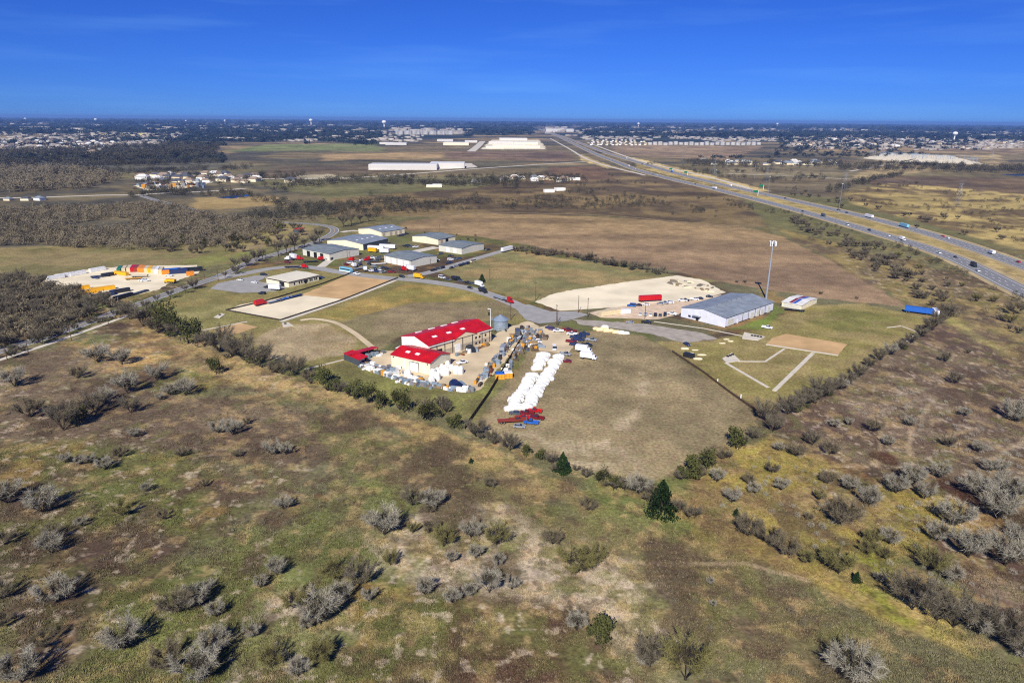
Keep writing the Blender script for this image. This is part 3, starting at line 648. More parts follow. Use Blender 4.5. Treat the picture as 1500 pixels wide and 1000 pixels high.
for x, y in ((11, 528), (42, 519), (105, 499), (160, 481), (300, 409), (352, 396), (390, 384), (320, 412), (426, 372)):
    upole('roadside_pole', 'slim wooden pole standing along the country road', x, y, rnd.uniform(8, 10), 0.9, WOODP, False, 'poles along the country road')
# fences: posts and boards or dark mesh
def fence(name, label, pts, h, m, step=3.0, thick=0.06, panel=True, group=None):
    o = thing(name, label, 'fence', G(*pts[0]), 0, group); base = G(*pts[0])
    for a, b in zip(pts, pts[1:]):
        p, q = G(*a), G(*b); d = q - p; L = d.length; r = math.atan2(d.y, d.x); n = max(1, int(round(L / step)))
        pm = MB().box(0.08, L / n - 0.08, -thick, thick, 0.12, h).mesh('panel', m); sm = MB().box(-0.09, 0.09, -0.1, 0.1, 0, h + 0.15).mesh('post', TRIM)
        for k in range(n):
            s = p + d * (k / n) - base
            if panel: u = link('panel', pm, o); u.location = s; u.rotation_euler = (0, 0, r)
            u = link('post', sm, o); u.location = s; u.rotation_euler = (0, 0, r)
FM = mat('black_mesh_fence', lin(38, 36, 34), rough=0.8)
fence('black_fence', 'low black board fence running between the salvage rows down to the hedge', [(681, 629), (716, 579), (766, 494)], 1.9, FM, 3.0)
fence('black_fence', 'black fence around the pale gravel lot with the red truck', [(513, 401), (470, 417), (392, 440.5), (331, 455), (411, 469.5), (500, 440.5), (583, 407.5)], 0.9, mat('dark_brown_fence', lin(62, 54, 46), rough=.9), 4.0)
fence('field_fence', 'dark wire fence with posts along the right side of the mown field', [(985, 516), (1030, 546), (1068, 575), (1112, 606)], 1.1, mat('rusty_wire_fence', lin(88, 70, 54), rough=0.9), 4.0)
for x, y in ((1051, 560), (1085, 583), (1119, 607)):
    o = MB().cyl((0, 0, 0), (0, 0, 1.7), 0.28, 0.24, 8).build('fence_marker', WHITE); o.location = G(x, y); tag(o, 'short white marker post at the field fence', 'post', 'white marker posts on the field fence')
# ------------------------------------------------------------------ vehicles
VC = {}
CN = {(235, 236, 238): 'white', (40, 42, 46): 'black', (150, 154, 160): 'silver', (44, 58, 98): 'navy', (120, 26, 36): 'maroon', (190, 20, 26): 'red', (84, 90, 98): 'grey',
      (40, 100, 190): 'blue', (236, 176, 20): 'yellow', (110, 84, 60): 'brown', (128, 188, 214): 'light blue', (146, 62, 38): 'rusty', (92, 70, 120): 'purple', (40, 120, 90): 'green', (226, 140, 40): 'orange', (214, 198, 160): 'cream'}
NC = {v: k for k, v in CN.items()}
def part(kind, pname, colour, fn, m):
    key = (kind, pname, colour)
    if key not in VC: VC[key] = fn().mesh(pname, m)
    return VC[key]
def wheel(r, w): return lambda: MB().cyl((0, -w / 2, 0), (0, w / 2, 0), r, n=12)
def car_parts(kind, c):
    P = []
    pm = paint(NC[c])
    def add(n, fn, m): P.append((n, part(kind, n, c if m is pm else '', fn, m), (0, 0, 0)))
    def wheels(xs, y, r=0.36, w=0.26):
        me = part('wheel', 'wheel', str((r, w)), wheel(r, w), RUBBER)
        for x in xs:
            for s in (-1, 1): P.append(('wheel', me, (x, s * y, r)))
    def lights(xf, xr, z, y):
        hl = part(kind, 'headlight', '', lambda: MB().box(xf - 0.06, xf + 0.03, -0.2, 0.2, z - 0.09, z + 0.09), WHITE)
        for s in (-1, 1): P.append(('headlight', hl, (0, s * y, 0)))
    if kind == 'car':
        add('body', lambda: MB().prism_y([(-2.25, .32), (2.25, .32), (2.28, .7), (2.1, .86), (.95, .98), (-1.5, 1.0), (-2.2, .95)], -.88, .88).box(-1.15, .3, -.66, .66, 1.40, 1.46), pm)
        add('window_band', lambda: MB().add([(-1.75, -.8, .97), (1.05, -.8, .97), (1.05, .8, .97), (-1.75, .8, .97), (-1.15, -.66, 1.41), (.3, -.66, 1.41), (.3, .66, 1.41), (-1.15, .66, 1.41)], [(4, 5, 6, 7), (0, 1, 5, 4), (1, 2, 6, 5), (2, 3, 7, 6), (3, 0, 4, 7)]), GLASS)
        wheels((-1.4, 1.4), .8, .33); lights(2.27, -2.2, .68, .6)
    elif kind in ('suv', 'van'):
        H = 1.75 if kind == 'suv' else 2.2; Ln = 2.4 if kind == 'suv' else 2.7
        add('body', lambda: MB().prism_y([(-Ln, .38), (Ln, .38), (Ln, .85), (Ln - .25, 1.05), (Ln - 1.1, 1.12), (-Ln, 1.12)], -.95, .95).box(-Ln + .12, Ln - 1.8, -.8, .8, H - .07, H).box(-Ln, -Ln + .2, -.9, .9, 1.1, H - .1), pm)
        add('window_band', lambda: MB().add([(-Ln + .1, -.9, 1.11), (Ln - 1.15, -.9, 1.11), (Ln - 1.15, .9, 1.11), (-Ln + .1, .9, 1.11), (-Ln + .15, -.8, H - .06), (Ln - 1.85, -.8, H - .06), (Ln - 1.85, .8, H - .06), (-Ln + .15, .8, H - .06)], [(4, 5, 6, 7), (0, 1, 5, 4), (1, 2, 6, 5), (2, 3, 7, 6), (3, 0, 4, 7)]), GLASS)
        wheels((-1.5, 1.5), .86, .38); lights(Ln, -Ln, .8, .68)
    elif kind == 'pickup':
        add('body', lambda: MB().prism_y([(-.6, .42), (2.8, .42), (2.82, .95), (2.6, 1.1), (1.35, 1.16), (-.6, 1.16)], -.97, .97).box(-.35, .75, -.8, .8, 1.78, 1.85), pm)
        add('cargo_bed', lambda: MB().box(-2.85, -.62, -.97, .97, .5, .72).box(-2.85, -.62, -.97, -.87, .72, 1.18).box(-2.85, -.62, .87, .97, .72, 1.18).box(-2.85, -2.75, -.87, .87, .72, 1.18), pm)
        add('window_band', lambda: MB().add([(-.5, -.9, 1.15), (1.45, -.9, 1.15), (1.45, .9, 1.15), (-.5, .9, 1.15), (-.35, -.8, 1.79), (.75, -.8, 1.79), (.75, .8, 1.79), (-.35, .8, 1.79)], [(4, 5, 6, 7), (0, 1, 5, 4), (1, 2, 6, 5), (2, 3, 7, 6), (3, 0, 4, 7)]), GLASS)
        wheels((-1.75, 1.85), .88, .4); lights(2.82, -2.8, .85, .72)
    elif kind == 'box truck':
        add('cargo_box', lambda: MB().box(-4.0, 1.9, -1.2, 1.2, 1.05, 3.5), WHITE if c == 'white' else pm)
        add('cab', lambda: MB().prism_y([(2.0, .6), (3.95, .6), (4.0, 1.4), (3.6, 1.55), (3.1, 2.35), (2.0, 2.45)], -1.05, 1.05), pm)
        add('windscreen', lambda: MB().add([(3.62, -.95, 1.56), (3.62, .95, 1.56), (3.13, .95, 2.32), (3.13, -.95, 2.32), (3.66, -.95, 1.58), (3.66, .95, 1.58), (3.18, .95, 2.34), (3.18, -.95, 2.34)], [(4, 5, 6, 7), (0, 4, 7, 3), (1, 2, 6, 5), (3, 7, 6, 2)]), GLASS)
        add('chassis', lambda: MB().box(-4.0, 3.4, -.5, .5, .55, 1.04), TRIM)
        wheels((-2.6, 2.9), 1.0, .46, .34)
    elif kind == 'semi tractor':
        add('cab', lambda: MB().box(-.6, 1.6, -1.2, 1.2, .9, 3.1, .06, .06).box(-1.4, -.6, -1.2, 1.2, .9, 3.5, .05, .06), pm)
        add('hood', lambda: MB().prism_y([(1.6, .7), (3.3, .7), (3.35, 1.5), (3.1, 1.85), (1.6, 2.1)], -.85, .85), pm)
        add('windscreen', lambda: MB().box(1.56, 1.64, -1.0, 1.0, 2.15, 2.95), GLASS)
        add('chassis', lambda: MB().box(-4.2, 1.6, -.45, .45, .6, .95), TRIM)
        wheels((-3.6, -2.4, 2.5), 1.0, .5, .36)
    elif kind in ('box trailer', 'short trailer'):
        n = 7.3 if kind == 'box trailer' else 4.0
        add('cargo_box', lambda: MB().box(-n, n, -1.28, 1.28, 1.15, 4.0), pm)
        add('chassis', lambda: MB().box(-n, n, -.5, .5, .85, 1.14), TRIM)
        add('landing_leg', lambda: MB().box(n * .6, n * .6 + .2, -.8, -.6, 0, .9).box(n * .6, n * .6 + .2, .6, .8, 0, .9), STEEL)
        wheels((-n + 1.2, -n + 2.5), 1.0, .5, .36)
    elif kind == 'flatbed trailer':
        add('deck', lambda: MB().box(-5.5, 5.5, -1.2, 1.2, .95, 1.15), pm)
        add('headboard', lambda: MB().box(5.4, 5.5, -1.2, 1.2, 1.15, 2.0), STEEL)
        add('chassis', lambda: MB().box(-5.4, 5.4, -.45, .45, .6, .94), TRIM)
        wheels((-4.2, -3.0), 1.0, .48, .34)
    elif kind == 'coach':
        add('body', lambda: MB().prism_y([(-5.8, .5), (5.6, .5), (5.85, 1.6), (5.5, 3.1), (4.6, 3.5), (-5.2, 3.55), (-5.8, 3.0)], -1.27, 1.27), pm)
        add('window_band', lambda: MB().box(-5.0, 5.2, -1.3, 1.3, 1.9, 2.8), GLASS); add('skirt', lambda: MB().box(-5.6, 5.4, -1.29, 1.29, .5, 1.1), WHITE)
        wheels((-3.8, 3.8), 1.1, .5, .34)
    elif kind == 'dump truck':
        add('cab', lambda: MB().box(1.6, 3.2, -1.15, 1.15, .9, 2.8, .1, .05).prism_y([(3.2, .8), (4.4, .8), (4.4, 1.6), (3.2, 1.9)], -.9, .9), pm)
        add('dump_body', lambda: MB().prism_y([(-3.6, 1.2), (1.4, 1.2), (1.5, 2.9), (-3.9, 2.7)], -1.2, 1.2), pm)
        add('windscreen', lambda: MB().box(3.1, 3.2, -.95, .95, 1.95, 2.6), GLASS)
        add('chassis', lambda: MB().box(-3.6, 3.6, -.45, .45, .7, 1.18), TRIM)
        wheels((-2.8, -1.5, 3.4), 1.0, .52, .36)
    return P
CAT = {'car': 'car', 'suv': 'car', 'van': 'van', 'pickup': 'pickup', 'box truck': 'truck', 'semi tractor': 'truck', 'dump truck': 'truck', 'box trailer': 'trailer', 'short trailer': 'trailer', 'flatbed trailer': 'trailer', 'coach': 'bus'}
KN = {'car': 'saloon car', 'suv': 'sport utility car', 'semi tractor': 'lorry tractor'}
def fit(t, kind, c):
    rim = part('wheel', 'rim', '', lambda: MB().cyl((0, -.19, 0), (0, .19, 0), .2, n=8), STEEL)
    for n, me, l in car_parts(kind, c):
        o = link(n, me, t); o.location = l
        if n == 'wheel': link('rim', rim, o)
def vehicle(px, py, kind, c, ang, place, flip=None, z=0.07, label=None):
    if isinstance(ang, tuple): ang = heading((px, py), (px + ang[0], py + ang[1]))
    if flip if flip is not None else rnd.random() < 0.5: ang += math.pi
    pk = KN.get(kind, kind)
    lb = label or '%s %s %s' % (c, pk, place)
    t = thing('parked_' + kind.replace(' ', '_') if 'highway' not in place else kind.replace(' ', '_'), lb, CAT[kind], G(px, py, 0) + Vector((0, 0, z)), ang, None if label else '%s %ss %s' % (c, pk, place))
    fit(t, kind, c)
    return t
RD = (40, 9)
PL = 'beside the park road'
for x, y, k, c, a in ((613.9, 407.8, 'box truck', 'yellow', (40, 5)), (589, 406.5, 'suv', 'black', (40, 8)), (574.3, 399.5, 'pickup', 'maroon', (40, 3)), (592, 396.5, 'semi tractor', 'red', (40, 5)), (601, 396.5, 'short trailer', 'white', (40, 5)),
      (647.5, 407.5, 'van', 'white', (30, 6)), (656, 410.5, 'car', 'grey', (30, 6)), (668, 410.6, 'dump truck', 'black', (30, 6)), (675, 412.5, 'car', 'grey', (30, 6)), (684.8, 415.4, 'pickup', 'black', (30, 7)), (692, 416.4, 'car', 'grey', (30, 7)), (702.5, 419.5, 'box truck', 'white', (30, 9)),
      (688.5, 422.5, 'car', 'black', (30, 8)), (707, 428, 'dump truck', 'black', (30, 11)), (731, 438, 'flatbed trailer', 'silver', (30, 11)), (746.4, 443.4, 'semi tractor', 'red', (30, 12)), (507, 398.5, 'coach', 'light blue', (40, 7)), (523, 402, 'pickup', 'white', (40, 7)),
      (428, 392.3, 'flatbed trailer', 'black', (40, -1)), (444.6, 392.8, 'semi tractor', 'red', (40, -1))):
    vehicle(x, y, k, c, a, PL, False)
PL = 'in the lorry yard by the grey roofed sheds'
for x, y, k, c in ((516, 382.5, 'semi tractor', 'red'), (539, 382, 'semi tractor', 'red'), (470, 381.5, 'semi tractor', 'red'), (437.7, 380.6, 'semi tractor', 'red'), (423, 381, 'semi tractor', 'white'), (430, 379, 'short trailer', 'white'), (455, 384.5, 'flatbed trailer', 'black'), (421, 385, 'pickup', 'maroon'), (478, 380, 'pickup', 'silver'), (507, 388.5, 'pickup', 'maroon')):
    vehicle(x, y, k, c, (20, rnd.uniform(-4, 8)), PL, z=0.03)
ys = [(524, 384), (530, 381.5), (546, 384), (551, 380), (519, 391), (527, 389), (534, 392), (541, 388), (548, 391), (555, 388), (561, 393), (535, 396.5), (543, 397.5), (552, 398.5), (561, 399.5), (568, 394.5), (529, 394), (545, 378.5), (556, 381), (512, 386), (556, 396), (549, 394.8), (538, 385.5)]
for i, (x, y) in enumerate(ys):
    k = ('pickup', 'car', 'flatbed trailer', 'pickup', 'semi tractor', 'suv', 'car')[i % 7]; c = ('silver', 'white', 'grey', 'white', 'white', 'navy', 'silver', 'black')[i % 8]
    vehicle(x, y, k, c, rnd.uniform(0, 6.3), PL, z=0.03)
for x, y, k, c, a in ((551, 366.6, 'box trailer', 'white', (20, 1)), (568, 364.6, 'box trailer', 'white', (20, 1)), (563.5, 371.2, 'short trailer', 'white', (20, 1)), (546, 370, 'short trailer', 'yellow', (20, 2))): vehicle(x, y, k, c, a, 'beside the slate open bays', False, 0.03)
PL = 'on the lane past the sheds'
for i, (x, y) in enumerate(((635, 396.8), (641, 394.8), (647.5, 393.5), (661.5, 393.2), (667, 391), (673.6, 390), (679, 388.2), (684, 387), (693, 384))):
    vehicle(x, y, ('pickup', 'pickup', 'suv', 'car', 'car', 'suv', 'pickup', 'suv', 'van')[i], ('black', 'grey', 'black', 'black', 'silver', 'black', 'navy', 'black', 'cream')[i], (30, -7), PL)
vehicle(742.7, 368.4, 'box trailer', 'white', (20, -5), 'at the end of the lane', False); vehicle(714.7, 366.8, 'car', 'black', (20, -3), 'at the end of the lane')
PL = 'parked on the grass between the sheds'
for i, (x, y) in enumerate(((660.5, 375.5), (666, 380.2), (660, 381), (672, 379.5), (594, 361.5), (599, 361), (604, 362), (609, 362.5), (590, 345), (596, 343.5), (586, 346), (645, 373), (640, 382), (658, 386))):
    vehicle(x, y, ('car', 'pickup', 'suv')[i % 3], ('black', 'grey', 'white', 'navy', 'black')[i % 5], (20, rnd.uniform(-3, 3)), PL, z=0.03)
PL = 'outside the flat roofed office'
for x, y, k, c in ((386.4, 403.5, 'suv', 'black'), (352, 410.8, 'car', 'white'), (373, 414.6, 'car', 'white'), (392.7, 421.8, 'pickup', 'black'), (403, 425, 'short trailer', 'white'), (383.7, 431, 'suv', 'black'), (470.5, 407.5, 'car', 'navy')): vehicle(x, y, k, c, (20, 1), PL, z=0.05)
vehicle(382, 447, 'box truck', 'red', (20, -5), 'at the edge of the pale gravel lot', False); vehicle(416, 439.5, 'flatbed trailer', 'blue', (20, -5), 'at the edge of the pale gravel lot'); vehicle(432, 435.5, 'flatbed trailer', 'navy', (20, -5), 'at the edge of the pale gravel lot'); vehicle(403, 443, 'flatbed trailer', 'silver', (20, -5), 'at the edge of the pale gravel lot')
PL = 'in the gravel car park by the grey warehouse'
for i, (x, y, k, c) in enumerate(((925, 449, 'van', 'blue'), (935, 448, 'car', 'black'), (946.5, 447, 'car', 'white'), (967, 446, 'car', 'silver'), (973, 445, 'pickup', 'silver'), (981, 444, 'suv', 'white'), (1000, 441.4, 'pickup', 'white'), (1003, 441, 'pickup', 'black'), (1017, 439.6, 'pickup', 'white'), (1025, 438.2, 'car', 'black'), (1039, 435.4, 'car', 'black'))):
    vehicle(x, y, k, c, (30, 2), PL, z=0.04)
for i, (x, y) in enumerate(((938, 461.5), (945.4, 462), (953, 462.2), (960, 462.5), (967, 463), (974, 462.5))): vehicle(x, y, 'suv' if i % 2 else 'car', ('white', 'silver', 'white', 'black', 'grey', 'black')[i], (2, -8), PL, z=0.04)
vehicle(985, 461, 'pickup', 'white', (30, 6), PL, z=0.04); vehicle(923, 473.3, 'car', 'silver', (30, 3), 'on the grey gravel lane', z=0.05); vehicle(947, 473.5, 'pickup', 'black', (30, 3), 'on the grey gravel lane', z=0.05); vehicle(1006, 505.5, 'car', 'navy', (20, 9), 'by the rubble heaps', z=0.02)
vehicle(952, 441.5, 'box trailer', 'red', (30, -1.5), 'on the caliche lot', False, 0.04)
vehicle(1123.5, 481, 'pickup', 'white', (20, 3), 'on the grass below the grey warehouse', z=0.02)
t = vehicle(1345, 459.5, 'box trailer', 'blue', (30, 4), 'at the hedge corner', False, 0.02); vehicle(1369, 462.5, 'short trailer', 'white', (8, 9), 'at the hedge corner', False, 0.02)
vehicle(1164, 455.8, 'flatbed trailer', 'black', (20, 2), 'in front of the white storage building', z=0.02)
PL = 'in the tan yard beside the salvage rows'
for x, y, k, c, a in ((757.9, 491, 'box truck', 'grey', (3, 14)), (736, 517, 'box truck', 'silver', (-8, 14)), (746, 506.5, 'pickup', 'silver', (-8, 14)), (677, 532.5, 'pickup', 'white', (20, -5)), (812, 512, 'van', 'white', (1, 14)), (804.4, 481.5, 'car', 'navy', RD), (809, 483.5, 'suv', 'purple', RD), (817.7, 486, 'pickup', 'white', (30, 1)),
      (831, 484.5, 'pickup', 'maroon', (30, 3)), (837, 486.5, 'pickup', 'maroon', (30, 3)), (838, 490.5, 'pickup', 'white', (30, 3)), (855.7, 490.5, 'pickup', 'navy', (30, 3)), (842.4, 495.5, 'pickup', 'navy', (30, 3)), (850, 494, 'pickup', 'navy', (30, 3)), (848, 499, 'pickup', 'navy', (30, 3)), (836.7, 501.5, 'pickup', 'maroon', (30, 3)), (842, 506, 'pickup', 'navy', (30, 3)), (866, 499.3, 'pickup', 'silver', (30, 3)), (859.5, 506.8, 'pickup', 'black', (30, 4)), (828, 520, 'pickup', 'silver', (30, 5)), (830, 530.5, 'car', 'maroon', (30, 3))): vehicle(x, y, k, c, a, PL, z=0.04)
vehicle(855, 515.5, 'box truck', 'white', (30, 4), PL, False, 0.02); vehicle(862, 526, 'box truck', 'white', (30, 4), PL, False, 0.02)
PL = 'among the old cars below the white wrapped rows'
for x, y, k, c, a in ((754, 606.5, 'car', 'grey', (20, 1)), (772, 606.5, 'pickup', 'maroon', (20, 2)), (783.5, 603.5, 'pickup', 'red', (20, 2)), (786.4, 613.5, 'pickup', 'maroon', (20, 3)), (757, 616.5, 'pickup', 'rusty', (20, -1)), (750, 618.5, 'flatbed trailer', 'rusty', (20, -1)), (765, 613.5, 'pickup', 'red', (20, -1)), (778, 620.5, 'pickup', 'blue', (20, 2)), (760.7, 626, 'car', 'silver', (20, 1)), (772, 558.5, 'car', 'red', (20, 2))): vehicle(x, y, k, c, a, PL, z=0.02)
# traffic on the highway: (distance along the path, lane, kind, colour)
def on_path(P, s):
    acc = 0
    for a, b in zip(P, P[1:]):
        L = (b - a).length
        if acc + L >= s: return a.lerp(b, (s - acc) / L), (b - a).normalized()
        acc += L
    return P[-1], (P[-1] - P[-2]).normalized()
def traffic(P, px, py, off, kind, c, rev):
    g = G(px, py); i = min(range(len(P)), key=lambda k: (P[k] - g).length); a, b = P[max(i - 1, 0)], P[min(i + 1, len(P) - 1)]
    d = (b - a).normalized(); p = a + d * (g - a).dot(d); s = Vector((d.y, -d.x, 0)); pk = KN.get(kind, kind)
    lb = '%s %s driving on the %s carriageway of the highway' % (c, pk, 'far' if P is PB else 'near')
    t = thing('highway_' + kind.replace(' ', '_'), lb, CAT[kind], p + s * off + Vector((0, 0, 0.075)), math.atan2(d.y, d.x) + (math.pi if rev else 0), lb.replace(pk, pk + 's'))
    fit(t, kind, c)
    return t
for x, y, o, k, c in ((1175, 310, 0, 'car', 'black'), (1205, 317, 4, 'box truck', 'grey'), (1259, 330, -4, 'van', 'white'), (1272, 338, 0, 'suv', 'navy'), (1293, 346, 0, 'car', 'white'), (1318, 352, 0, 'box truck', 'white'), (1377, 371, -3, 'pickup', 'white'), (1388, 377, 2, 'car', 'black'), (1413, 390, 0, 'box truck', 'black'), (1425, 397, -4, 'car', 'white'), (1040, 277, 0, 'box trailer', 'white'), (1012, 270, 3, 'car', 'black'), (957, 257, 0, 'car', 'white'), (951, 256, -3, 'suv', 'navy'), (928, 248, 0, 'car', 'white'), (920, 244, 3, 'box truck', 'white'), (890, 235, 0, 'car', 'grey'), (1100, 290, 3, 'car', 'silver')): traffic(PA, x, y, o, k, c, True)
for x, y, o, k, c in ((1273, 319, 0, 'box trailer', 'white'), (1225, 308, 2, 'pickup', 'black'), (1320, 331, 0, 'car', 'white'), (1332, 333, -2, 'box trailer', 'light blue'), (1366, 349, 3, 'car', 'white'), (1402, 347, 4, 'car', 'red'), (1447, 372, 0, 'box truck', 'white'), (1476, 384, 3, 'car', 'red'), (1082, 273, 0, 'box truck', 'white'), (1030, 262, 3, 'car', 'silver'), (990, 252, 0, 'box truck', 'blue'), (942, 240, 2, 'car', 'white'), (915, 233, 0, 'box truck', 'white'), (1240, 312, -3, 'car', 'navy'), (1150, 291, 0, 'car', 'black')): traffic(PB, x, y, o, k, c, False)
# ------------------------------------------------------------------ containers and stock
CONT = {}
def container(px, py, L, c, a, label, grp, z=0.03, h=2.6, name='shipping_container'):
    if isinstance(a, tuple): a = heading((px, py), (px + a[0], py + a[1]))
    t = thing(name, label, 'container', G(px, py) + Vector((0, 0, z)), a, grp)
    key = (L, h)
    if key not in CONT:
        n = int(L / 0.5); pr = []
        for k in range(n):
            x = -L / 2 + L * k / n; q = L / n
            pr += [(x, -1.2), (x + q * .35, -1.2), (x + q * .5, -1.12), (x + q * .85, -1.12)]
        pr.append((L / 2, -1.2)); m = len(pr)
        v = [(x, y, .12) for x, y in pr] + [(x, -y, .12) for x, y in pr] + [(x, y, h - .1) for x, y in pr] + [(x, -y, h - .1) for x, y in pr]
        f = [(i, i + 1, i + 1 + 2 * m, i + 2 * m) for i in range(m - 1)] + [(i + m + 1, i + m, i + 3 * m, i + 3 * m + 1) for i in range(m - 1)]
        CONT[key] = (v, f)
    key2 = (L, h, c)
    if key2 not in CONT:
        v, f = CONT[key]; p = paint(NC[c])
        CONT[key2] = (MB().add(v, f).mesh('side_walls', p), MB().box(-L / 2, L / 2, -1.22, 1.22, h - .1, h).mesh('roof', p), MB().box(L / 2 - .08, L / 2 + .04, -1.2, 1.2, .1, h - .1).mesh('end_door', p), MB().box(-L / 2 - .02, -L / 2 + .06, -1.2, 1.2, .1, h - .1).mesh('end_wall', p), MB().box(-L / 2, L / 2, -1.2, 1.2, 0, .11).mesh('base_frame', TRIM))
    for n, me in zip(('side_walls', 'roof', 'end_door', 'end_wall', 'base_frame'), CONT[key2]): link(n, me, t)
    return t
row = [(176, 397.5, 'green'), (183, 397, 'cream'), (190, 396.5, 'cream'), (195.5, 396.2, 'red'), (201, 396, 'rusty'), (206, 396.5, 'orange'), (211, 396.8, 'orange'), (216, 397, 'cream'), (221, 397.2, 'yellow'), (226, 398, 'cream'), (231, 398.6, 'white'), (237, 399, 'cream')]
for x, y, c in row: container(x, y, 12, c, (9, -12), '%s shipping container in the line along the back of the gravel yard' % c, '%s containers at the back of the gravel yard' % c, h=3.2)
for x, y, c, a, L in ((252, 399, 'blue', (20, -1.5), 12), (262, 400.5, 'navy', (20, -1.5), 12), (274, 398, 'navy', (20, -1.5), 12), (284, 397.5, 'black', (20, -2), 12), (243, 401.5, 'orange', (20, -1.5), 5), (279, 403.5, 'orange', (20, -1.5), 5)): container(x, y, L, c, a, '%s container by the gravel yard gate' % c, '%s containers by the gravel yard gate' % c, h=3.0)
for x, y, c in ((82, 408.5, 'white'), (99, 405, 'white'), (114, 402.5, 'white'), (143, 397, 'white')): container(x, y, 11, c, (20, -3.6), 'white container at the wooded edge of the gravel yard', 'white containers at the wooded edge of the yard')
for x, y, c, a, L in ((151, 425, 'yellow', (30, -4), 14), (128, 430.5, 'yellow', (30, -4), 12), (119, 424, 'yellow', (30, -4), 10), (178, 402.5, 'yellow', (20, 3), 13), (158, 404.5, 'black', (20, -3), 8), (151, 434.5, 'navy', (30, -5), 13), (176, 428.5, 'black', (30, -5), 12), (181, 436.5, 'black', (30, -8), 13), (204, 430, 'grey', (30, -9), 14)): container(x, y, L, c, a, 'open topped %s bin laid out in the gravel yard' % c if c != 'yellow' else 'yellow steel bin laid out in the gravel yard', '%s bins in the gravel yard' % c, h=2.4 if c != 'grey' else 1.2, name='steel_bin')
PL = 'parked in the gravel yard'
for x, y, k, c in ((146, 406, 'flatbed trailer', 'navy'), (140, 408, 'pickup', 'navy'), (208, 411.5, 'car', 'white'), (213, 412, 'pickup', 'white'), (196, 409.5, 'flatbed trailer', 'yellow'), (248, 404.5, 'pickup', 'white'), (205, 406, 'flatbed trailer', 'cream'), (250, 414.5, 'dump truck', 'yellow')): vehicle(x, y, k, c, (20, rnd.uniform(-2, 2)), PL, z=0.04)
container(893.6, 461, 14, 'cream', (30, -4), 'long cream storage container at the caliche lot corner', None, h=3.0); container(915.6, 459, 6, 'white', (30, -3), 'short white storage container beside the cream one', None)
container(1009, 523, 5, 'black', (20, 5), 'black skip beside the rubble heaps at the field fence', None, h=2.0, name='waste_skip')
# stock wrapped in white sheeting: two long columns
WRAP = mat('white_shrink_wrap', lin(228, 228, 222), rough=0.5, spec=0.4, noise=0.1, scale=1.5, bump=0.4)
def lump(seed, lx, ly, h, n=14):
    r = random.Random(seed); m = MB(); v = []
    prof = [(1.0, 0), (1.03, .35), (.94, .75), (.55, .98), (.12, 1.04)]
    for q, z in prof:
        for k in range(n):
            t = 2 * math.pi * k / n; sx = abs(math.cos(t)) ** .5 * math.copysign(1, math.cos(t)); sy = abs(math.sin(t)) ** .5 * math.copysign(1, math.sin(t))
            j = 1 + r.uniform(-.05, .05); v.append((lx * q * sx * j, ly * q * sy * j, z * h * (1 + r.uniform(-.07, .07)) if z else 0))
    f = [(j * n + k, j * n + (k + 1) % n, (j + 1) * n + (k + 1) % n, (j + 1) * n + k) for j in range(len(prof) - 1) for k in range(n)]
    f.append(tuple(range((len(prof) - 1) * n, len(prof) * n)))
    return m.add(v, f).mesh('wrapped_bundle', WRAP)
LUMPS = [lump(s, 2.3 + .3 * (s % 3), 1.25 + .1 * (s % 2), 1.5 + .25 * (s % 4)) for s in range(8)]
for colm, (a, b) in enumerate((((797, 522), (749, 600)), ((819, 524), (772, 598)))):
    a, b = G(*a), G(*b); n = 22
    for i in range(n):
        if colm == 0 and i in (7, 8): continue
        p = a.lerp(b, i / (n - 1)); o = link('wrapped_bundle', LUMPS[rnd.randrange(8)]); o.location = (p.x + rnd.uniform(-.5, .5), p.y + rnd.uniform(-.4, .4), 0); o.rotation_euler = (0, 0, rnd.uniform(-.3, .3) + .1); k_ = rnd.uniform(.9, 1.15); o.scale = (1.15 * k_, k_ * 1.1, rnd.uniform(.8, 1.15))
        tag(o, 'white sheeted bundle in the two long columns on the mown field', 'bundle', 'white wrapped bundles in two columns')
for x, y in ((597, 552), (601, 556), (634, 551), (641, 545), (646, 541), (652, 543), (648, 548), (656, 539), (661, 542), (668, 546), (675, 547), (640, 556), (632, 561), (636, 547.5), (653, 549)):
    o = link('wrapped_bale', LUMPS[rnd.randrange(8)]); o.location = G(x, y); o.rotation_euler = (0, 0, rnd.uniform(0, 6)); o.scale = (.62, .9, 1.5); tag(o, 'white sheeted bale heaped beside the red roofed workshop', 'bale', 'white bales by the workshop')
# salvage: stacks of timber, crates, pipes and pallets
TIM = [mat('old_timber_%d' % i, lin(*c), rough=0.9, noise=0.25, scale=3) for i, c in enumerate(((150, 128, 96), (112, 100, 88), (176, 152, 110), (94, 80, 66)))]
def timber(i):
    m = MB()
    for k in range(4):
        for j in range(3): m.box(-2.2 + .2 * ((j + k) % 3), 2.2 - .15 * ((j * 2 + k) % 3), -.62 + j * .42, -.25 + j * .42, .12 + k * .3, .38 + k * .3)
    m.box(-1.6, -1.4, -.7, .7, 0, .12).box(1.4, 1.6, -.7, .7, 0, .12); return m.mesh('timber_stack', TIM[i % 4])
def crates(i):
    m = MB()
    for k in range(2):
        for z in (0, .25, .5, .75): m.box(-.9, .9, -.75, .75, z + k * 1.05, z + .18 + k * 1.05)
        for sx in (-.88, .8):
            for sy in (-.73, .65): m.box(sx, sx + .08, sy, sy + .08, k * 1.05, 1 + k * 1.05)
    return m.mesh('slatted_crate', (TIM[i % 4], STEEL, mat('orange_crate', lin(226, 160, 50), rough=.7), GALV)[i % 4])
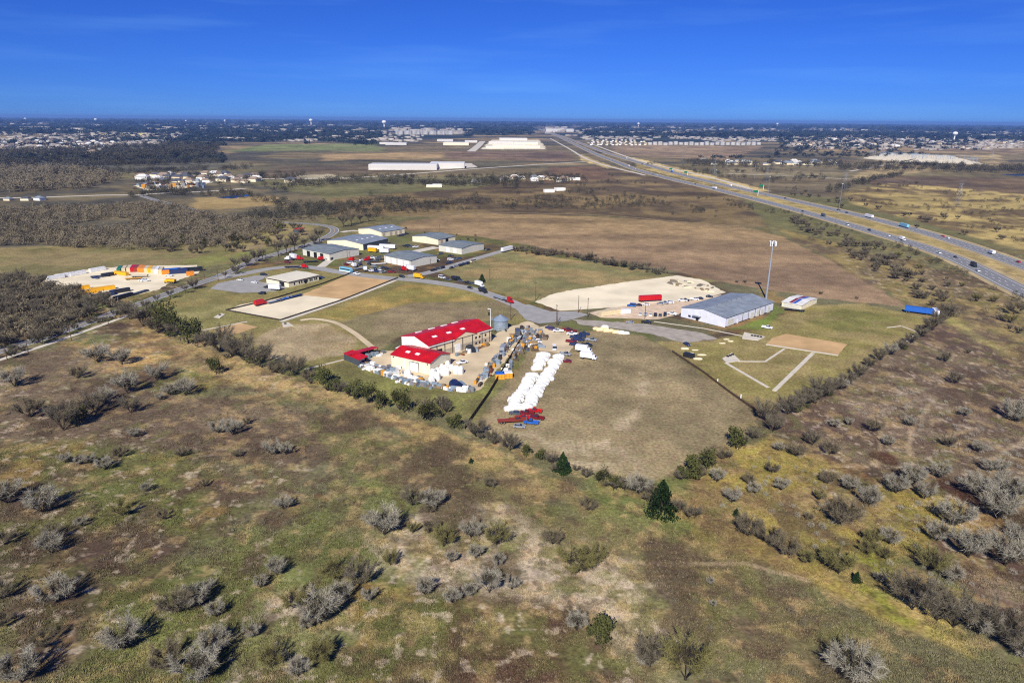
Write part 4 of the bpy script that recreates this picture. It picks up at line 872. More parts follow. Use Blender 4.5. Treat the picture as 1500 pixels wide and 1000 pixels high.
def pipes(i):
    m = MB()
    for k in range(3):
        for j in range(4 - k): m.cyl((-2.6, -.6 + .4 * j + .2 * k, .2 + .34 * k), (2.6, -.6 + .4 * j + .2 * k, .2 + .34 * k), .19, n=7)
    return m.mesh('pipe_bundle', (GALV, STEEL, mat('rusty_steel', lin(120, 74, 52), rough=.9, noise=.2, scale=2), WHITE)[i % 4])
def frames(i):
    m = MB()
    for k in range(5): m.box(-1.5, 1.5, -.7 + k * .3, -.62 + k * .3, .1, 2.0 + .1 * (k % 2)); 
    m.box(-1.6, 1.6, -.8, .8, 0, .1); return m.mesh('window_rack', (GALV, WHITE, TIM[1], STEEL)[i % 4])
SV = [(f.__name__, f(i), i) for f in (timber, crates, pipes, frames) for i in range(4)]
SN = {'timber': ('timber_stack', 'stack of reclaimed timber', 'timber'), 'crates': ('slatted_crate', 'pair of slatted crates', 'crate'), 'pipes': ('pipe_bundle', 'bundle of steel pipes', 'pipes'), 'frames': ('window_rack', 'rack of upright salvaged frames', 'rack')}
SC = {'timber': ('tan', 'grey-brown', 'pale', 'dark brown'), 'crates': ('tan', 'steel', 'orange', 'galvanised'), 'pipes': ('galvanised', 'grey', 'rusty', 'white'), 'frames': ('galvanised', 'white', 'brown', 'grey')}
def salvage(p, a, place):
    k, me, i = SV[rnd.choice((8, 11, 12, 13, 15, 12, 13, 0, 5)) if 'lower edge' in place and rnd.random() < .8 else rnd.randrange(len(SV))]; nm, lb, ct = SN[k]; o = link(nm, me)
    o.location = (p.x, p.y, .05); o.rotation_euler = (0, 0, a); s = rnd.uniform(.6, .95); o.scale = (s, s, s * rnd.uniform(.8, 1.2))
    tag(o, '%s %s %s' % (SC[k][i], lb, place), ct, '%s %ss %s' % (SC[k][i], lb, place))
def salvage_row(p, q, n, spread, place, ang=None):
    a, b = G(*p), G(*q); d = b - a; r = math.atan2(d.y, d.x)
    for i in range(n):
        c = a + d * ((i + .5) / n); s = Vector((-d.y, d.x, 0)).normalized() * rnd.uniform(-spread, spread)
        salvage(c + s, (r if rnd.random() < .7 else r + 1.57) + rnd.uniform(-.15, .15) if ang is None else ang + rnd.uniform(-.2, .2), place)
PW = 'on the workshop side of the black fence'
salvage_row((768, 480), (697, 565), 60, 1.8, PW); salvage_row((762, 484), (704, 556), 34, 1.6, PW)
PE = 'on the field side of the black fence'
salvage_row((776, 480), (741, 545), 54, 1.8, PE); salvage_row((782, 484), (760, 520), 34, 2.2, PE); salvage_row((790, 486), (776, 515), 28, 2.8, PE); salvage_row((798, 490), (786, 512), 16, 2.4, PE)
PF = 'along the lower edge of the workshop yard'
salvage_row((530, 537), (598, 562), 76, .9, PF); salvage_row((598, 562), (690, 574), 52, 1.1, PF); salvage_row((532, 534), (585, 548), 20, 1.6, PF); salvage_row((604, 556), (625, 563), 8, 2, PF)
PS = 'inside the L shaped storage shelter yard'
salvage_row((522, 529), (562, 517), 24, 2.6, PS)
PR = 'along the long wall of the red roofed warehouse'
salvage_row((668, 522), (716, 505.5), 16, .6, PR)
for x, y in ((577, 543), (590, 547), (583, 541), (570, 540)): salvage(G(x, y), rnd.uniform(0, 3), PF)
# blue tarpaulin lean-tos and the orange crate block
for x, y, a, c in ((668, 566, .5, 'dark blue'), (689, 514, .2, 'black')):
    t = thing('tarpaulin_tent', '%s tarpaulin draped over stock in the workshop yard' % c, 'tarpaulin', G(x, y), a)
    MB().prism_y([(-2.4, 0), (2.4, 0), (2.3, 1.3), (1.2, 2.4), (-.4, 2.7), (-1.8, 1.9)], -2.6, 2.6).build('tarpaulin', mat('tarp_' + c.replace(' ', '_'), lin(*((28, 44, 84) if c != 'black' else (34, 40, 50))), rough=.45, bump=.4, scale=.8), t)
    MB().box(2.4, 3.6, -2.2, 2.2, 0, 1.4).build('stock', GALV, t)
for x, y, c in ((732, 554, 'blue'), (743.5, 552.5, 'white')):
    t = thing('covered_crate_block', 'block of orange crates under a %s sheet at the fence end' % c, 'crates', G(x, y), .12)
    for i in range(3):
        for j in range(2):
            b = MB().box(-2.0 + i * 1.36, -.7 + i * 1.36, -1.6, 1.6, .05 + j * 1.25, 1.2 + j * 1.25).build('crate', MATS['orange_crate'], t)
    MB().box(-2.1, 2.1, -1.7, 1.7, 2.5, 2.75, .1, .1).build('cover_sheet', paint(NC['blue']) if c == 'blue' else WRAP, t)
for i, (x, y) in enumerate(((873, 482), (878, 483.5), (883, 483), (888, 485), (895, 485), (903, 487), (910, 488), (886, 480.5), (917, 488.5))):
    o = link('stone_heap', LUMPS[i % 8].copy()); o.data.materials[0] = stone('cut_stone', (226, 206, 160)) if i < 6 else WHITE; o.location = G(x, y); o.scale = (.8, 1, .7); tag(o, 'heap of %s cut stone at the top of the mown field' % ('yellowish' if i < 6 else 'white'), 'stones', 'stone heaps at the top of the field')
for i in range(34):
    x, y = rnd.uniform(975, 1050), 0; y = 407 + (x - 975) * .2 + rnd.uniform(-1, 9); o = link('rubble_heap', LUMPS[i % 8].copy()); o.data.materials[0] = (stone('brown_rubble', (140, 122, 96)), stone('pale_rubble', (206, 194, 164)), stone('grey_rubble', (112, 106, 96)))[i % 3]
    o.location = G(x, y); s = rnd.uniform(.4, 1.1); o.scale = (s * 1.3, s, s * .5); o.rotation_euler = (0, 0, rnd.uniform(0, 3)); tag(o, 'low heap of %s rubble on the caliche lot' % ('brown', 'pale', 'grey')[i % 3], 'rubble', '%s rubble heaps on the caliche lot' % ('brown', 'pale', 'grey')[i % 3])
for x, y in ((1003, 511), (1018, 513), (1012, 517), (1028, 520), (1022, 526), (1064, 497), (1070, 500), (1058, 503)):
    o = link('rubble_heap', LUMPS[int(x) % 8].copy()); o.data.materials[0] = stone('pale_rubble', (206, 194, 164)); o.location = G(x, y); s = rnd.uniform(.4, .8); o.scale = (s * 1.3, s, s * .5); tag(o, 'low heap of pale rubble beside the field fence and lane', 'rubble', 'pale rubble heaps by the field fence')
# ------------------------------------------------------------------ trees and shrubs
def leafm(name, c, var=0.25):
    m = mat(name, lin(*c), rough=0.9, noise=var, scale=0.6, spec=0.1); return m
BARK = leafm('grey_bark_and_core_shade', (66, 60, 50)); TWIG_A = leafm('pale_grey_twigs', (164, 158, 140)); TWIG_B = leafm('grey_brown_twigs', (124, 114, 92)); TWIG_C = leafm('olive_twigs', (128, 122, 76))
TWIG_D = leafm('dark_grey_twigs', (118, 110, 92)); LEAF_A = leafm('dark_cedar_foliage', (38, 56, 26), 0.35); LEAF_B = leafm('dull_oak_foliage', (80, 82, 46), 0.35); LEAF_C = leafm('fresh_weed_foliage', (92, 116, 44), 0.3)
def bare(seed, h, w, ntw, multi=True):
    """bare crown: returns dark wood limbs with shade-toned inner twigs, and a cloud of fine twigs"""
    r = random.Random(seed); tr, cr = MB(), MB(); tips = []
    n = r.randint(5, 7); th = 0.0 if multi else 0.16 * h; base = Vector((0, 0, th))
    if not multi: tr.cyl((0, 0, -.1), (0, 0, th), .030 * h, .022 * h, 6)
    else: tr.cyl((0, 0, -.1), (0, 0, .25), .13, .11, 6)
    for s in range(n):
        a = 2 * math.pi * (s + r.uniform(-.3, .3)) / n; o = r.uniform(.15, .3) * w
        p0 = base + Vector((0, 0, .1)); p1 = p0 + Vector((math.cos(a) * o, math.sin(a) * o, (h - base.z) * r.uniform(.35, .5)))
        tr.cyl(p0, p1, .05, .035, 4)
        for q in range(5):
            b = a + r.uniform(-1.1, 1.1); e = r.uniform(.12, .3) * w
            st = p0.lerp(p1, r.uniform(.35, 1)); p2 = st + Vector((math.cos(b) * e, math.sin(b) * e, (h * r.uniform(.62, .98) - st.z) * r.uniform(.5, .95)))
            tr.cyl(st, p2, .028, .012, 3); tips.append((st, p2))
    for k in range(ntw):
        st, en = tips[r.randrange(len(tips))]; p = st.lerp(en, r.uniform(.15, 1.0))
        d = (p - Vector((0, 0, h * .2))).normalized() * .7 + Vector((r.gauss(0, .6), r.gauss(0, .6), r.gauss(.1, .5))); d.normalize()
        L = r.uniform(.4, 1.3) * w * .13; e = p + d * L
        s = d.orthogonal().normalized() * r.uniform(.010, .022)
        if r.random() < .5: s = d.cross(s).normalized() * s.length
        inner = (p.x * p.x + p.y * p.y) < (.24 * w) ** 2 and p.z < .62 * h and r.random() < .75  # low inner twigs take the bark colour, painting the core's shade into them
        tgt = tr if inner else cr
        tgt.add([p - s, p + s, e], [(0, 1, 2)])
        for _ in range(2):
            p2 = p.lerp(e, r.uniform(.25, .8)); e2 = p2 + (d * .8 + Vector((r.gauss(0, .6), r.gauss(0, .6), r.gauss(.1, .5)))).normalized() * L * r.uniform(.4, .8)
            tgt.add([p2 - s * .8, p2 + s * .8, e2], [(0, 1, 2)])
    return tr, cr
def leafy(seed, h, w, n, cone=False, size=.28):
    r = random.Random(seed); tr, cr = MB(), MB()
    tr.cyl((0, 0, -.1), (0, 0, h * .5), .05 * h * .5, .03 * h * .5, 6)
    lobes = [(Vector((r.uniform(-.38, .38) * w, r.uniform(-.38, .38) * w, h * r.uniform(.22, .8))), r.uniform(.12, .28)) for _ in range(9)]
    for k in range(n):
        if cone:
            z = r.random() ** 1.35; a = r.uniform(0, 6.283); rad = w / 2 * (1 - z ** 1.25) ** .9 * (.45 + .55 * r.random()) * (1 + .22 * math.sin(a * 3 + seed + z * 4) + .2 * math.sin(z * 17 + a * 2))
            p = Vector((math.cos(a) * rad, math.sin(a) * rad, h * (.04 + .96 * z)))
        else:
            c, rr = lobes[r.randrange(9)]; d = Vector((r.gauss(0, 1), r.gauss(0, 1), r.gauss(0, .8))).normalized(); p = c + d * (rr * w * r.uniform(.35, 1.15))
            p.z = max(p.z, .1 * h)
        u = Vector((r.gauss(0, 1), r.gauss(0, 1), r.gauss(0, 1))).normalized(); v = u.orthogonal().normalized(); s = size * r.uniform(.6, 1.4)
        cr.add([p - u * s, p + v * s * .6, p + u * s, p - v * s * .5], [(0, 1, 2, 3)])
    return tr, cr
def merged(tr, cr): m = MB(); m.add(tr.v, tr.f); m.add(cr.v, cr.f); return m
def two_tone(tr, cr, kind, m):
    me = merged(tr, cr).mesh(kind, m); me.materials.append(BARK); a = np.zeros(len(me.polygons), np.int32); a[:len(tr.f)] = 1; me.polygons.foreach_set('material_index', a); return me
SH = {}
def variants(kind, n, fn, m):
    SH[kind] = []
    for i in range(n):
        tr, cr = fn(i); SH[kind].append((tr.mesh('trunk', BARK), cr.mesh('crown', m), two_tone(tr, cr, kind, m)))
# all about 5 m wide, scaled on placing
variants('pale', 4, lambda i: bare(10 + i, 3.7, 5, 3000), TWIG_A)
variants('brown', 4, lambda i: bare(30 + i, 3.3, 5, 2700), TWIG_B)
variants('olive', 3, lambda i: bare(50 + i, 3.5, 5, 3000), TWIG_C)
variants('dark', 4, lambda i: bare(70 + i, 4.4, 5, 2800), TWIG_D)
variants('cedar', 3, lambda i: leafy(90 + i, 6.0, 5, 1500, True, .24), LEAF_A)
variants('oak', 4, lambda i: leafy(110 + i, 4.8, 5, 1000, False, .2), LEAF_B)
variants('tree', 4, lambda i: bare(130 + i, 5.4, 5, 1500, False), TWIG_D)
NAMES = {'pale': ('bare_shrub', 'shrub', 'pale bare shrub'), 'brown': ('bare_shrub', 'shrub', 'brownish bare shrub'), 'olive': ('olive_shrub', 'shrub', 'olive yellow shrub'), 'dark': ('thorn_tree', 'tree', 'dark bare thorn tree'),
         'cedar': ('cedar_tree', 'tree', 'dark green conical cedar'), 'oak': ('evergreen_oak', 'tree', 'dull green evergreen oak'), 'tree': ('bare_tree', 'tree', 'tall leafless tree')}
def plant(p, kind, width, place, parts=True, hs=1.0, size=''):
    nm, ct, lb = NAMES[kind]; lb = size + lb; tr, cr, both = SH[kind][rnd.randrange(len(SH[kind]))]; s = width / 5.0
    lab = '%s %s' % (lb, place); grp = '%ss %s' % (lb, place)
    if parts:
        t = thing(nm, lab, ct, (p.x, p.y, 0), rnd.uniform(0, 6.28), grp); link('trunk', tr, t); link('crown', cr, t)
    else:
        t = link(nm, both); tag(t, lab, ct, grp); t.location = (p.x, p.y, 0); t.rotation_euler = (0, 0, rnd.uniform(0, 6.28))
    t.scale = (s, s, s * hs * rnd.uniform(.88, 1.12)); return t
WORD = {'pale': 'pale', 'brown': 'brown', 'olive': 'yellowish', 'dark': 'dark', 'cedar': 'conical', 'oak': 'evergreen', 'tree': 'tall'}
SOILS = [((96, 98, 50), 'on green grass'), ((150, 130, 86), 'on straw grass'), ((84, 70, 54), 'on brown weeds'), ((165, 150, 122), 'on pale bare ground'), ((60, 42, 32), 'on burnt ground')]; SOIL = [b for a, b in SOILS]
def S(lst, kind, place, hs=1.0):
    gs = [G(q[0], q[1]) for q in lst]; lc = land_colour(np.array([g.x for g in gs]), np.array([g.y for g in gs]))
    for qi, q in enumerate(lst):
        x, y, w = q[:3]; k = q[3] if len(q) > 3 else (kind if kind != 'oak' or rnd.random() < .6 else 'dark')
        g = G(x, y); wd = w * 1.06 * math.hypot(g.length, CAM_H) / F
        near = sorted((math.hypot((o[0] - x) * .001 * g.length, (G(o[0], o[1]) - g).y), o) for o in lst if o is not q)[0]
        kk = near[1][3] if len(near[1]) > 3 else kind
        rel = 'standing alone' if near[0] > 1.6 * wd + 3 else 'touching a %s one' % WORD[kk] if near[0] < .75 * wd else 'near a %s one' % WORD[kk]
        rel2 = SOIL[int(np.argmin([np.abs(lc[qi] - srgb(c)).sum() for c, _ in SOILS]))]
        plant(g, k, wd, '%s %s %s' % (rel, rel2, place), True, hs, ('small ' if wd < 4 else 'large ' if wd > 7.5 else 'mid-sized '))
PAST = 'in the rough pasture'
S([(10, 737, 40), (63, 750, 45), (75, 810, 35), (7, 797, 25, 'brown'), (80, 790, 24, 'dark'), (83, 882, 50), (260, 897, 46, 'brown'), (288, 888, 42), (303, 867, 24), (405, 842, 32), (382, 860, 22), (430, 890, 38, 'olive'), (470, 913, 60), (182, 950, 55), (315, 953, 45), (247, 977, 45, 'brown'), (293, 997, 60), (397, 977, 40, 'olive'), (437, 990, 32), (67, 947, 30, 'brown'), (32, 999, 50), (3, 917, 25, 'brown'), (3, 877, 30, 'dark'), (470, 967, 35, 'olive'), (370, 933, 25), (317, 903, 28)], 'pale', PAST)
S([(605, 740, 38, 'dark'), (635, 743, 40), (563, 783, 55), (605, 780, 20, 'olive'), (630, 780, 28, 'brown'), (650, 800, 38, 'olive'), (690, 787, 34), (727, 798, 42, 'olive'), (662, 823, 22), (697, 817, 26), (730, 827, 24), (527, 857, 42, 'dark'), (490, 847, 40, 'olive'), (500, 880, 36), (572, 827, 28, 'olive'), (623, 870, 32), (663, 883, 28), (688, 872, 26), (717, 867, 42), (750, 863, 24), (540, 880, 24), (810, 797, 34, 'brown'), (845, 838, 56, 'olive'), (868, 832, 44, 'olive'), (845, 923, 34), (877, 943, 40, 'oak'), (470, 970, 42, 'olive'), (947, 973, 35), (450, 920, 25), (717, 713, 22, 'brown'), (862, 747, 28, 'brown'), (630, 750, 20, 'brown')], 'pale', PAST)
S([(1104, 722, 24), (1144, 718, 24), (1096, 708, 20, 'brown'), (1130, 692, 24, 'brown'), (1072, 736, 28), (1200, 732, 20, 'olive'), (1212, 708, 24, 'brown'), (1244, 718, 28), (1262, 718, 20, 'olive'), (1230, 766, 55, 'brown'), (1272, 740, 34), (1312, 722, 34), (1336, 710, 34), (1354, 730, 28), (1398, 770, 48), (1428, 726, 42), (1476, 732, 42), (1460, 760, 50), (1095, 785, 42, 'brown'), (1125, 797, 44, 'brown'), (1150, 812, 40, 'brown'), (1180, 824, 24, 'olive'), (1228, 840, 48, 'olive'), (1278, 796, 26, 'olive'), (1270, 812, 26, 'olive'), (1296, 818, 24, 'olive'), (1302, 796, 30), (1372, 792, 34), (1364, 836, 44, 'olive'), (1394, 852, 30), (1418, 816, 46), (1472, 828, 52), (1336, 892, 60, 'dark'), (1372, 908, 50, 'dark'), (1396, 918, 55, 'dark'), (1432, 928, 50), (1468, 944, 60, 'dark'), (1496, 962, 40), (1288, 852, 18), (952, 976, 46, 'dark'), (1004, 995, 72, 'olive'), (1040, 856, 14), (1044, 888, 12), (1248, 999, 70), (1184, 760, 14, 'brown'), (1492, 792, 30), (1448, 690, 24), (1466, 690, 22), (1390, 655, 20, 'dark'), (1300, 652, 20), (1332, 624, 18), (1280, 632, 26, 'brown'), (1222, 626, 16), (1243, 622, 14), (1190, 652, 24, 'dark'), (1215, 665, 26, 'brown'), (1140, 660, 18), (1165, 668, 28, 'brown'), (1385, 530, 16, 'dark'), (1398, 562, 18, 'dark'), (1418, 518, 8, 'dark'), (1432, 662, 18), (1480, 612, 30), (1490, 618, 24), (1485, 460, 24, 'brown'), (1412, 610, 16), (1376, 700, 26)], 'pale', 'beyond the right hedge')
S([(317, 548, 26, 'oak'), (22, 566, 32), (45, 611, 36, 'brown'), (93, 630, 40, 'dark'), (112, 622, 26, 'oak'), (141, 605, 38, 'dark'), (154, 592, 30), (187, 576, 36), (192, 605, 26, 'dark'), (115, 554, 22, 'brown'), (144, 531, 36), (179, 534, 30), (230, 557, 30), (234, 586, 14), (250, 579, 22), (272, 579, 34), (320, 634, 26), (341, 637, 28), (198, 640, 18), (176, 669, 20, 'brown'), (96, 678, 18), (118, 680, 16), (133, 678, 16), (266, 669, 18, 'brown'), (347, 669, 16, 'brown'), (398, 666, 28), (419, 666, 22), (362, 621, 14, 'brown'), (154, 688, 24), (179, 755, 30, 'olive'), (416, 746, 26), (300, 712, 14, 'brown'), (215, 720, 16), (240, 760, 18, 'brown'), (120, 770, 18)], 'pale', 'below the country road')
S([(190, 468, 26), (210, 478, 40), (232, 488, 30), (246, 491, 44), (258, 492, 30, 'dark'), (276, 503, 34), (300, 508, 24, 'dark'), (322, 516, 44), (340, 522, 30), (355, 526, 44), (380, 537, 40), (405, 546, 28, 'brown'), (431, 551, 36), (452, 557, 22, 'brown'), (474, 562, 30), (486, 572, 22), (499, 574, 22), (519, 582, 30), (545, 589, 28), (563, 594, 28), (592, 604, 34), (625, 601, 22, 'dark'), (648, 599, 24, 'dark'), (630, 616, 34), (654, 604, 20, 'dark'), (664, 626, 24), (697, 640, 34), (720, 647, 20, 'dark'), (747, 660, 34, 'dark'), (772, 664, 18), (792, 674, 20), (808, 680, 22, 'dark'), (858, 699, 20, 'dark'), (884, 706, 24), (903, 717, 22), (935, 723, 40, 'pale'), (915, 718, 22, 'dark'), (994, 750, 22, 'dark'), (1018, 758, 20), (1007, 702, 38), (1035, 688, 36), (1022, 698, 26, 'brown'), (1050, 706, 26, 'pale'), (1060, 672, 22, 'brown'), (1078, 657, 32), (1102, 643, 20, 'dark')], 'oak', 'in the yard hedge')
S([(1121, 617, 36), (1132, 632, 28, 'dark'), (1154, 607, 34), (1166, 602, 24, 'dark'), (1177, 594, 32), (1202, 582, 36), (1190, 588, 24), (1220, 574, 26), (1232, 570, 22, 'pale'), (1240, 564, 24), (1256, 552, 24), (1273, 537, 22, 'brown'), (1288, 528, 20), (1304, 520, 22, 'pale'), (1318, 512, 18), (1334, 503, 18), (1348, 494, 18), (1362, 485, 24), (1374, 474, 20), (1385, 465, 24)], 'dark', 'in the right hedge')
for x, y, w, place in ((968, 754, 46, 'the largest in the hedge line'), (824, 692, 25, 'at the lower edge of the mown field'), (1254, 852, 12, 'small beside an olive shrub'), (1078, 756, 10, 'tiny on the yellow grass strip'), (690, 678, 7, 'tiny on the brown slope')):
    g = G(x, y); plant(g, 'cedar', w * math.hypot(g.length, CAM_H) / F, place, True, 1.0 if w != 20 else 1.45)
g = G(706, 413.5); plant(g, 'cedar', 5, 'beside the dumper trucks on the park road')
for x, y, w in ((656, 590, 6), (1078, 651, 6), (717, 462, 6), (741, 486, 5), (725, 486, 4)): g = G(x, y); plant(g, 'oak', w * .35, 'small on mown grass')
# trees beside the country road and in the park
for x, y, w in ((62, 505, 22), (20, 525, 16), (98, 492, 14), (170, 468, 16), (188, 462, 22), (215, 452, 16), (230, 444, 14), (250, 438, 14), (285, 424, 20), (272, 430, 12), (345, 402, 14), (330, 408, 12), (362, 390, 20), (345, 393, 20), (375, 384, 18), (385, 380, 16), (408, 376, 24), (420, 371, 16), (432, 366, 22), (446, 362, 18), (460, 358, 20), (468, 354, 22), (480, 322, 16), (503, 333, 18), (515, 330, 20), (528, 327, 16), (540, 325, 14)):
    g = G(x, y); plant(g, ('tree', 'dark')[rnd.random() < .3], w * math.hypot(g.length, CAM_H) / F * rnd.uniform(.8, 1.1), 'beside the country road', True, 1.15)
def scatter(poly, n, kinds, wr, place, parts=False, hs=1.0, seed=1):
    r = random.Random(seed); g = gp(poly); xs = [p[0] for p in g]; ys = [p[1] for p in g]; k = 0; tries = 0
    while k < n and tries < n * 60:
        tries += 1; x, y = r.uniform(min(xs), max(xs)), r.uniform(min(ys), max(ys))
        if poly_dist(np.array([x]), np.array([y]), g)[0] > 0:
            plant(Vector((x, y, 0)), kinds[r.randrange(len(kinds))], r.uniform(*wr), place, parts, hs); k += 1
scatter([(-30, 404), (40, 406), (110, 426), (140, 440), (196, 447), (150, 460), (70, 488), (-30, 520)], 150, ('tree', 'tree', 'dark', 'brown', 'dark'), (5, 9), 'in the dense wood beside the gravel yard', hs=1.05)
scatter([(340, 372), (200, 372), (260, 352), (400, 328), (440, 328), (470, 345), (420, 362), (385, 376)], 60, ('tree', 'dark', 'brown', 'oak'), (5, 10), 'in the parkland across the country road', hs=1.1)
scatter([(755, 366), (800, 369), (990, 404), (984, 408), (880, 388), (752, 370)], 46, ('dark', 'tree', 'dark'), (4, 7), 'in the row along the ploughed field', hs=1.15)
scatter([(1160, 330), (1240, 375), (1330, 430), (1400, 470), (1380, 430), (1290, 370), (1160, 318)], 80, ('dark', 'brown', 'dark'), (5, 10), 'in the scrub between ploughed field and highway', hs=.9)
scatter([(1160, 318), (1290, 362), (1460, 440), (1500, 500), (1380, 420)], 30, ('brown', 'dark', 'olive'), (4, 8), 'on the near highway verge')
scatter([(1150, 288), (1260, 312), (1500, 380), (1500, 340), (1300, 300), (1160, 278)], 26, ('dark', 'brown'), (6, 10), 'on the far highway verge')
scatter([(560, 330), (640, 340), (760, 352), (980, 396), (1320, 446), (1325, 452), (1060, 416), (860, 380), (600, 343)], 20, ('brown', 'dark'), (2, 4), 'low on the ploughed field margin')
scatter([(-30, 520), (0, 530), (200, 460), (190, 455), (-30, 512)], 24, ('dark', 'brown', 'oak'), (3, 6), 'in the strip between road and track')
def hedge_fill(path, n, place, seed):
    r = random.Random(seed)
    for i in range(n):
        t = r.random() * (len(path) - 1); k = int(t); a, b = path[k], path[k + 1]; x, y = a[0] + (b[0] - a[0]) * (t - k), a[1] + (b[1] - a[1]) * (t - k)
        g = G(x, y); g.x += r.uniform(-2, 2); g.y += r.uniform(-2.5, 2.5); plant(g, ('dark', 'oak', 'dark', 'tree')[r.randrange(4)], r.uniform(2.2, 4.4), place, True, .9, ('small ', 'thin ', 'ragged ')[i % 3])
hedge_fill([(190, 466), (260, 496), (330, 520), (400, 545), (470, 565), (560, 594), (640, 614), (700, 640), (780, 670), (860, 702), (950, 728), (1010, 758)], 54, 'filling gaps of the yard hedge', 3)
hedge_fill([(1000, 700), (1040, 688), (1100, 640), (1150, 610), (1220, 574), (1300, 522), (1385, 464)], 26, 'filling gaps of the right hedge', 4)
# woods further off: one mass each, built from small bare crowns
def tiny(seed, n=34, ul=.2, wl=.055):
    r = random.Random(seed); v, f = [], []
    for k in range(n):
        d = Vector((r.gauss(0, 1), r.gauss(0, 1), abs(r.gauss(0, .9)))).normalized(); p = Vector((d.x * .42, d.y * .42, .35 + d.z * .55)) * r.uniform(.55, 1.0)
        u = Vector((r.gauss(0, 1), r.gauss(0, 1), r.gauss(.3, 1))).normalized() * ul; w = u.orthogonal().normalized() * wl
        b = len(v); v += [p - u - w, p - u + w, p + u]; f.append((b, b + 1, b + 2))
    b = len(v); v += [Vector((-.03, 0, 0)), Vector((.03, 0, 0)), Vector((0, .02, .5))]; f.append((b, b + 1, b + 2))
    return np.array([tuple(p) for p in v]), np.array(f)
TINY = [tiny(s, 66, .11, .028) for s in range(6)]; COARSE = [tiny(20 + s, 22, .24, .09) for s in range(6)]
def mass(name, pts, sizes, m, seed=0, label=None, squash=1.0, src=None):
    r = np.random.RandomState(seed); V, Fc, off = [], [], 0
    for (x, y), s in zip(pts, sizes):
        v, f = (src or TINY)[r.randint(6)]; a = r.uniform(0, 6.28); ca, sa = math.cos(a), math.sin(a)
        q = np.stack([(v[:, 0] * ca - v[:, 1] * sa) * s + x, (v[:, 0] * sa + v[:, 1] * ca) * s + y, v[:, 2] * s * squash], 1)
        V.append(q); Fc.append(f + off); off += len(v)
    o = link(name, np_mesh(name, np.vstack(V), np.vstack(Fc), m)); tag(o, label, 'woodland', None, 'stuff'); return o
def pts_in(poly, spacing, seed, thin=0.5, nz=120.0):
    r = np.random.RandomState(seed); g = gp(poly); xs = [p[0] for p in g]; ys = [p[1] for p in g]
    n = int((max(xs) - min(xs)) * (max(ys) - min(ys)) / spacing ** 2); n = min(n, 400000)
    x, y = r.uniform(min(xs), max(xs), n), r.uniform(min(ys), max(ys), n)
    k = (poly_dist(x, y, g) > 0) & (vnoise(x, y, nz, seed, 3) > thin); return np.stack([x[k], y[k]], 1)
WG = leafm('winter_wood_grey', (122, 112, 90)); WD = leafm('winter_wood_dark', (78, 74, 58)); WE = leafm('far_wood_green_grey', (50, 58, 52))
def wood(name, poly, sp, size, m, seed, thin, label, nz=120.0, most=6000, sq=1.0):
    p = pts_in(poly, sp, seed, thin, nz)
    if len(p) > most: p = p[np.random.RandomState(1).permutation(len(p))[:most]]
    if len(p): mass(name, p, np.random.RandomState(seed).uniform(size * .7, size * 1.3, len(p)), m, seed, label, sq)
wood('woodland', [(-60, 360), (60, 362), (200, 368), (330, 362), (420, 330), (330, 322), (240, 300), (120, 305), (-60, 312)], 5.6, 8, WG, 3, .45, 'dense bare grey woodland beyond the meadow and gravel yard', 90)
wood('woodland', [(-40, 404), (40, 408), (110, 428), (140, 442), (190, 450), (150, 460), (70, 488), (-40, 522)], 4.5, 6.5, WG, 33, .3, 'grey brush under the dense wood beside the gravel yard', 40)
wood('woodland', [(-100, 284), (120, 280), (180, 262), (140, 250), (-100, 245)], 13, 15, WG, 4, .36, 'bare grey woodland left of the pale industrial yard', 200)
wood('woodland', [(-100, 250), (150, 245), (320, 232), (320, 216), (230, 214), (100, 222), (-100, 226)], 24, 22, WD, 5, .36, 'dark wood belt in front of the far suburb', 300)
wood('hedgerow', [(180, 292), (230, 286), (350, 290), (440, 312), (540, 322), (540, 316), (440, 298), (330, 280), (230, 278)], 10, 9, WD, 6, .46, 'dark scrubby hedgerow beside the pond and lane', 60)
wood('hedgerow', [(330, 326), (470, 324), (590, 312), (700, 298), (700, 288), (600, 292), (480, 300), (380, 312)], 10, 9, WD, 7, .5, 'scattered grey trees behind the park sheds', 80)
wood('hedgerow', [(400, 284), (520, 268), (620, 272), (760, 278), (760, 266), (620, 260), (520, 260), (400, 274)], 13, 11, WD, 8, .46, 'grey tree belt crossing the middle fields', 80)
wood('hedgerow', [(120, 246), (330, 240), (330, 236), (120, 241)], 15, 15, WD, 9, .3, 'dark tree row behind the left fields', 80)
wood('hedgerow', [(130, 258), (370, 250), (370, 246), (130, 253)], 15, 13, WD, 10, .4, 'dark tree row above the industrial yard', 80)
wood('hedgerow', [(1215, 285), (1260, 272), (1320, 258), (1322, 255), (1260, 266), (1212, 280)], 9, 11, WD, 11, .3, 'dark hedge slanting across the fields beyond the highway', 60)
wood('hedgerow', [(1230, 250), (1500, 254), (1500, 246), (1300, 240), (1230, 243)], 15, 14, WD, 12, .35, 'dark tree row in front of the substation', 100)
wood('hedgerow', [(1000, 244), (1230, 247), (1230, 238), (1000, 236)], 18, 16, WD, 13, .5, 'tree row beyond the highway farms', 100)
wood('scrub', [(480, 316), (600, 300), (760, 284), (880, 276), (1080, 318), (1000, 320), (860, 312), (690, 308), (560, 322)], 9, 5.5, WD, 18, .52, 'low brown scrub behind the ploughed field', 50)
wood('scrub', [(540, 292), (700, 268), (860, 272), (860, 262), (700, 258), (540, 272)], 12, 9, WD, 19, .52, 'grey scrub and tree clumps in the middle fields', 60)
wood('hedgerow', [(720, 270), (860, 269), (860, 259), (720, 257)], 10, 10, WD, 20, .5, 'trees around the cluster of low buildings', 30)
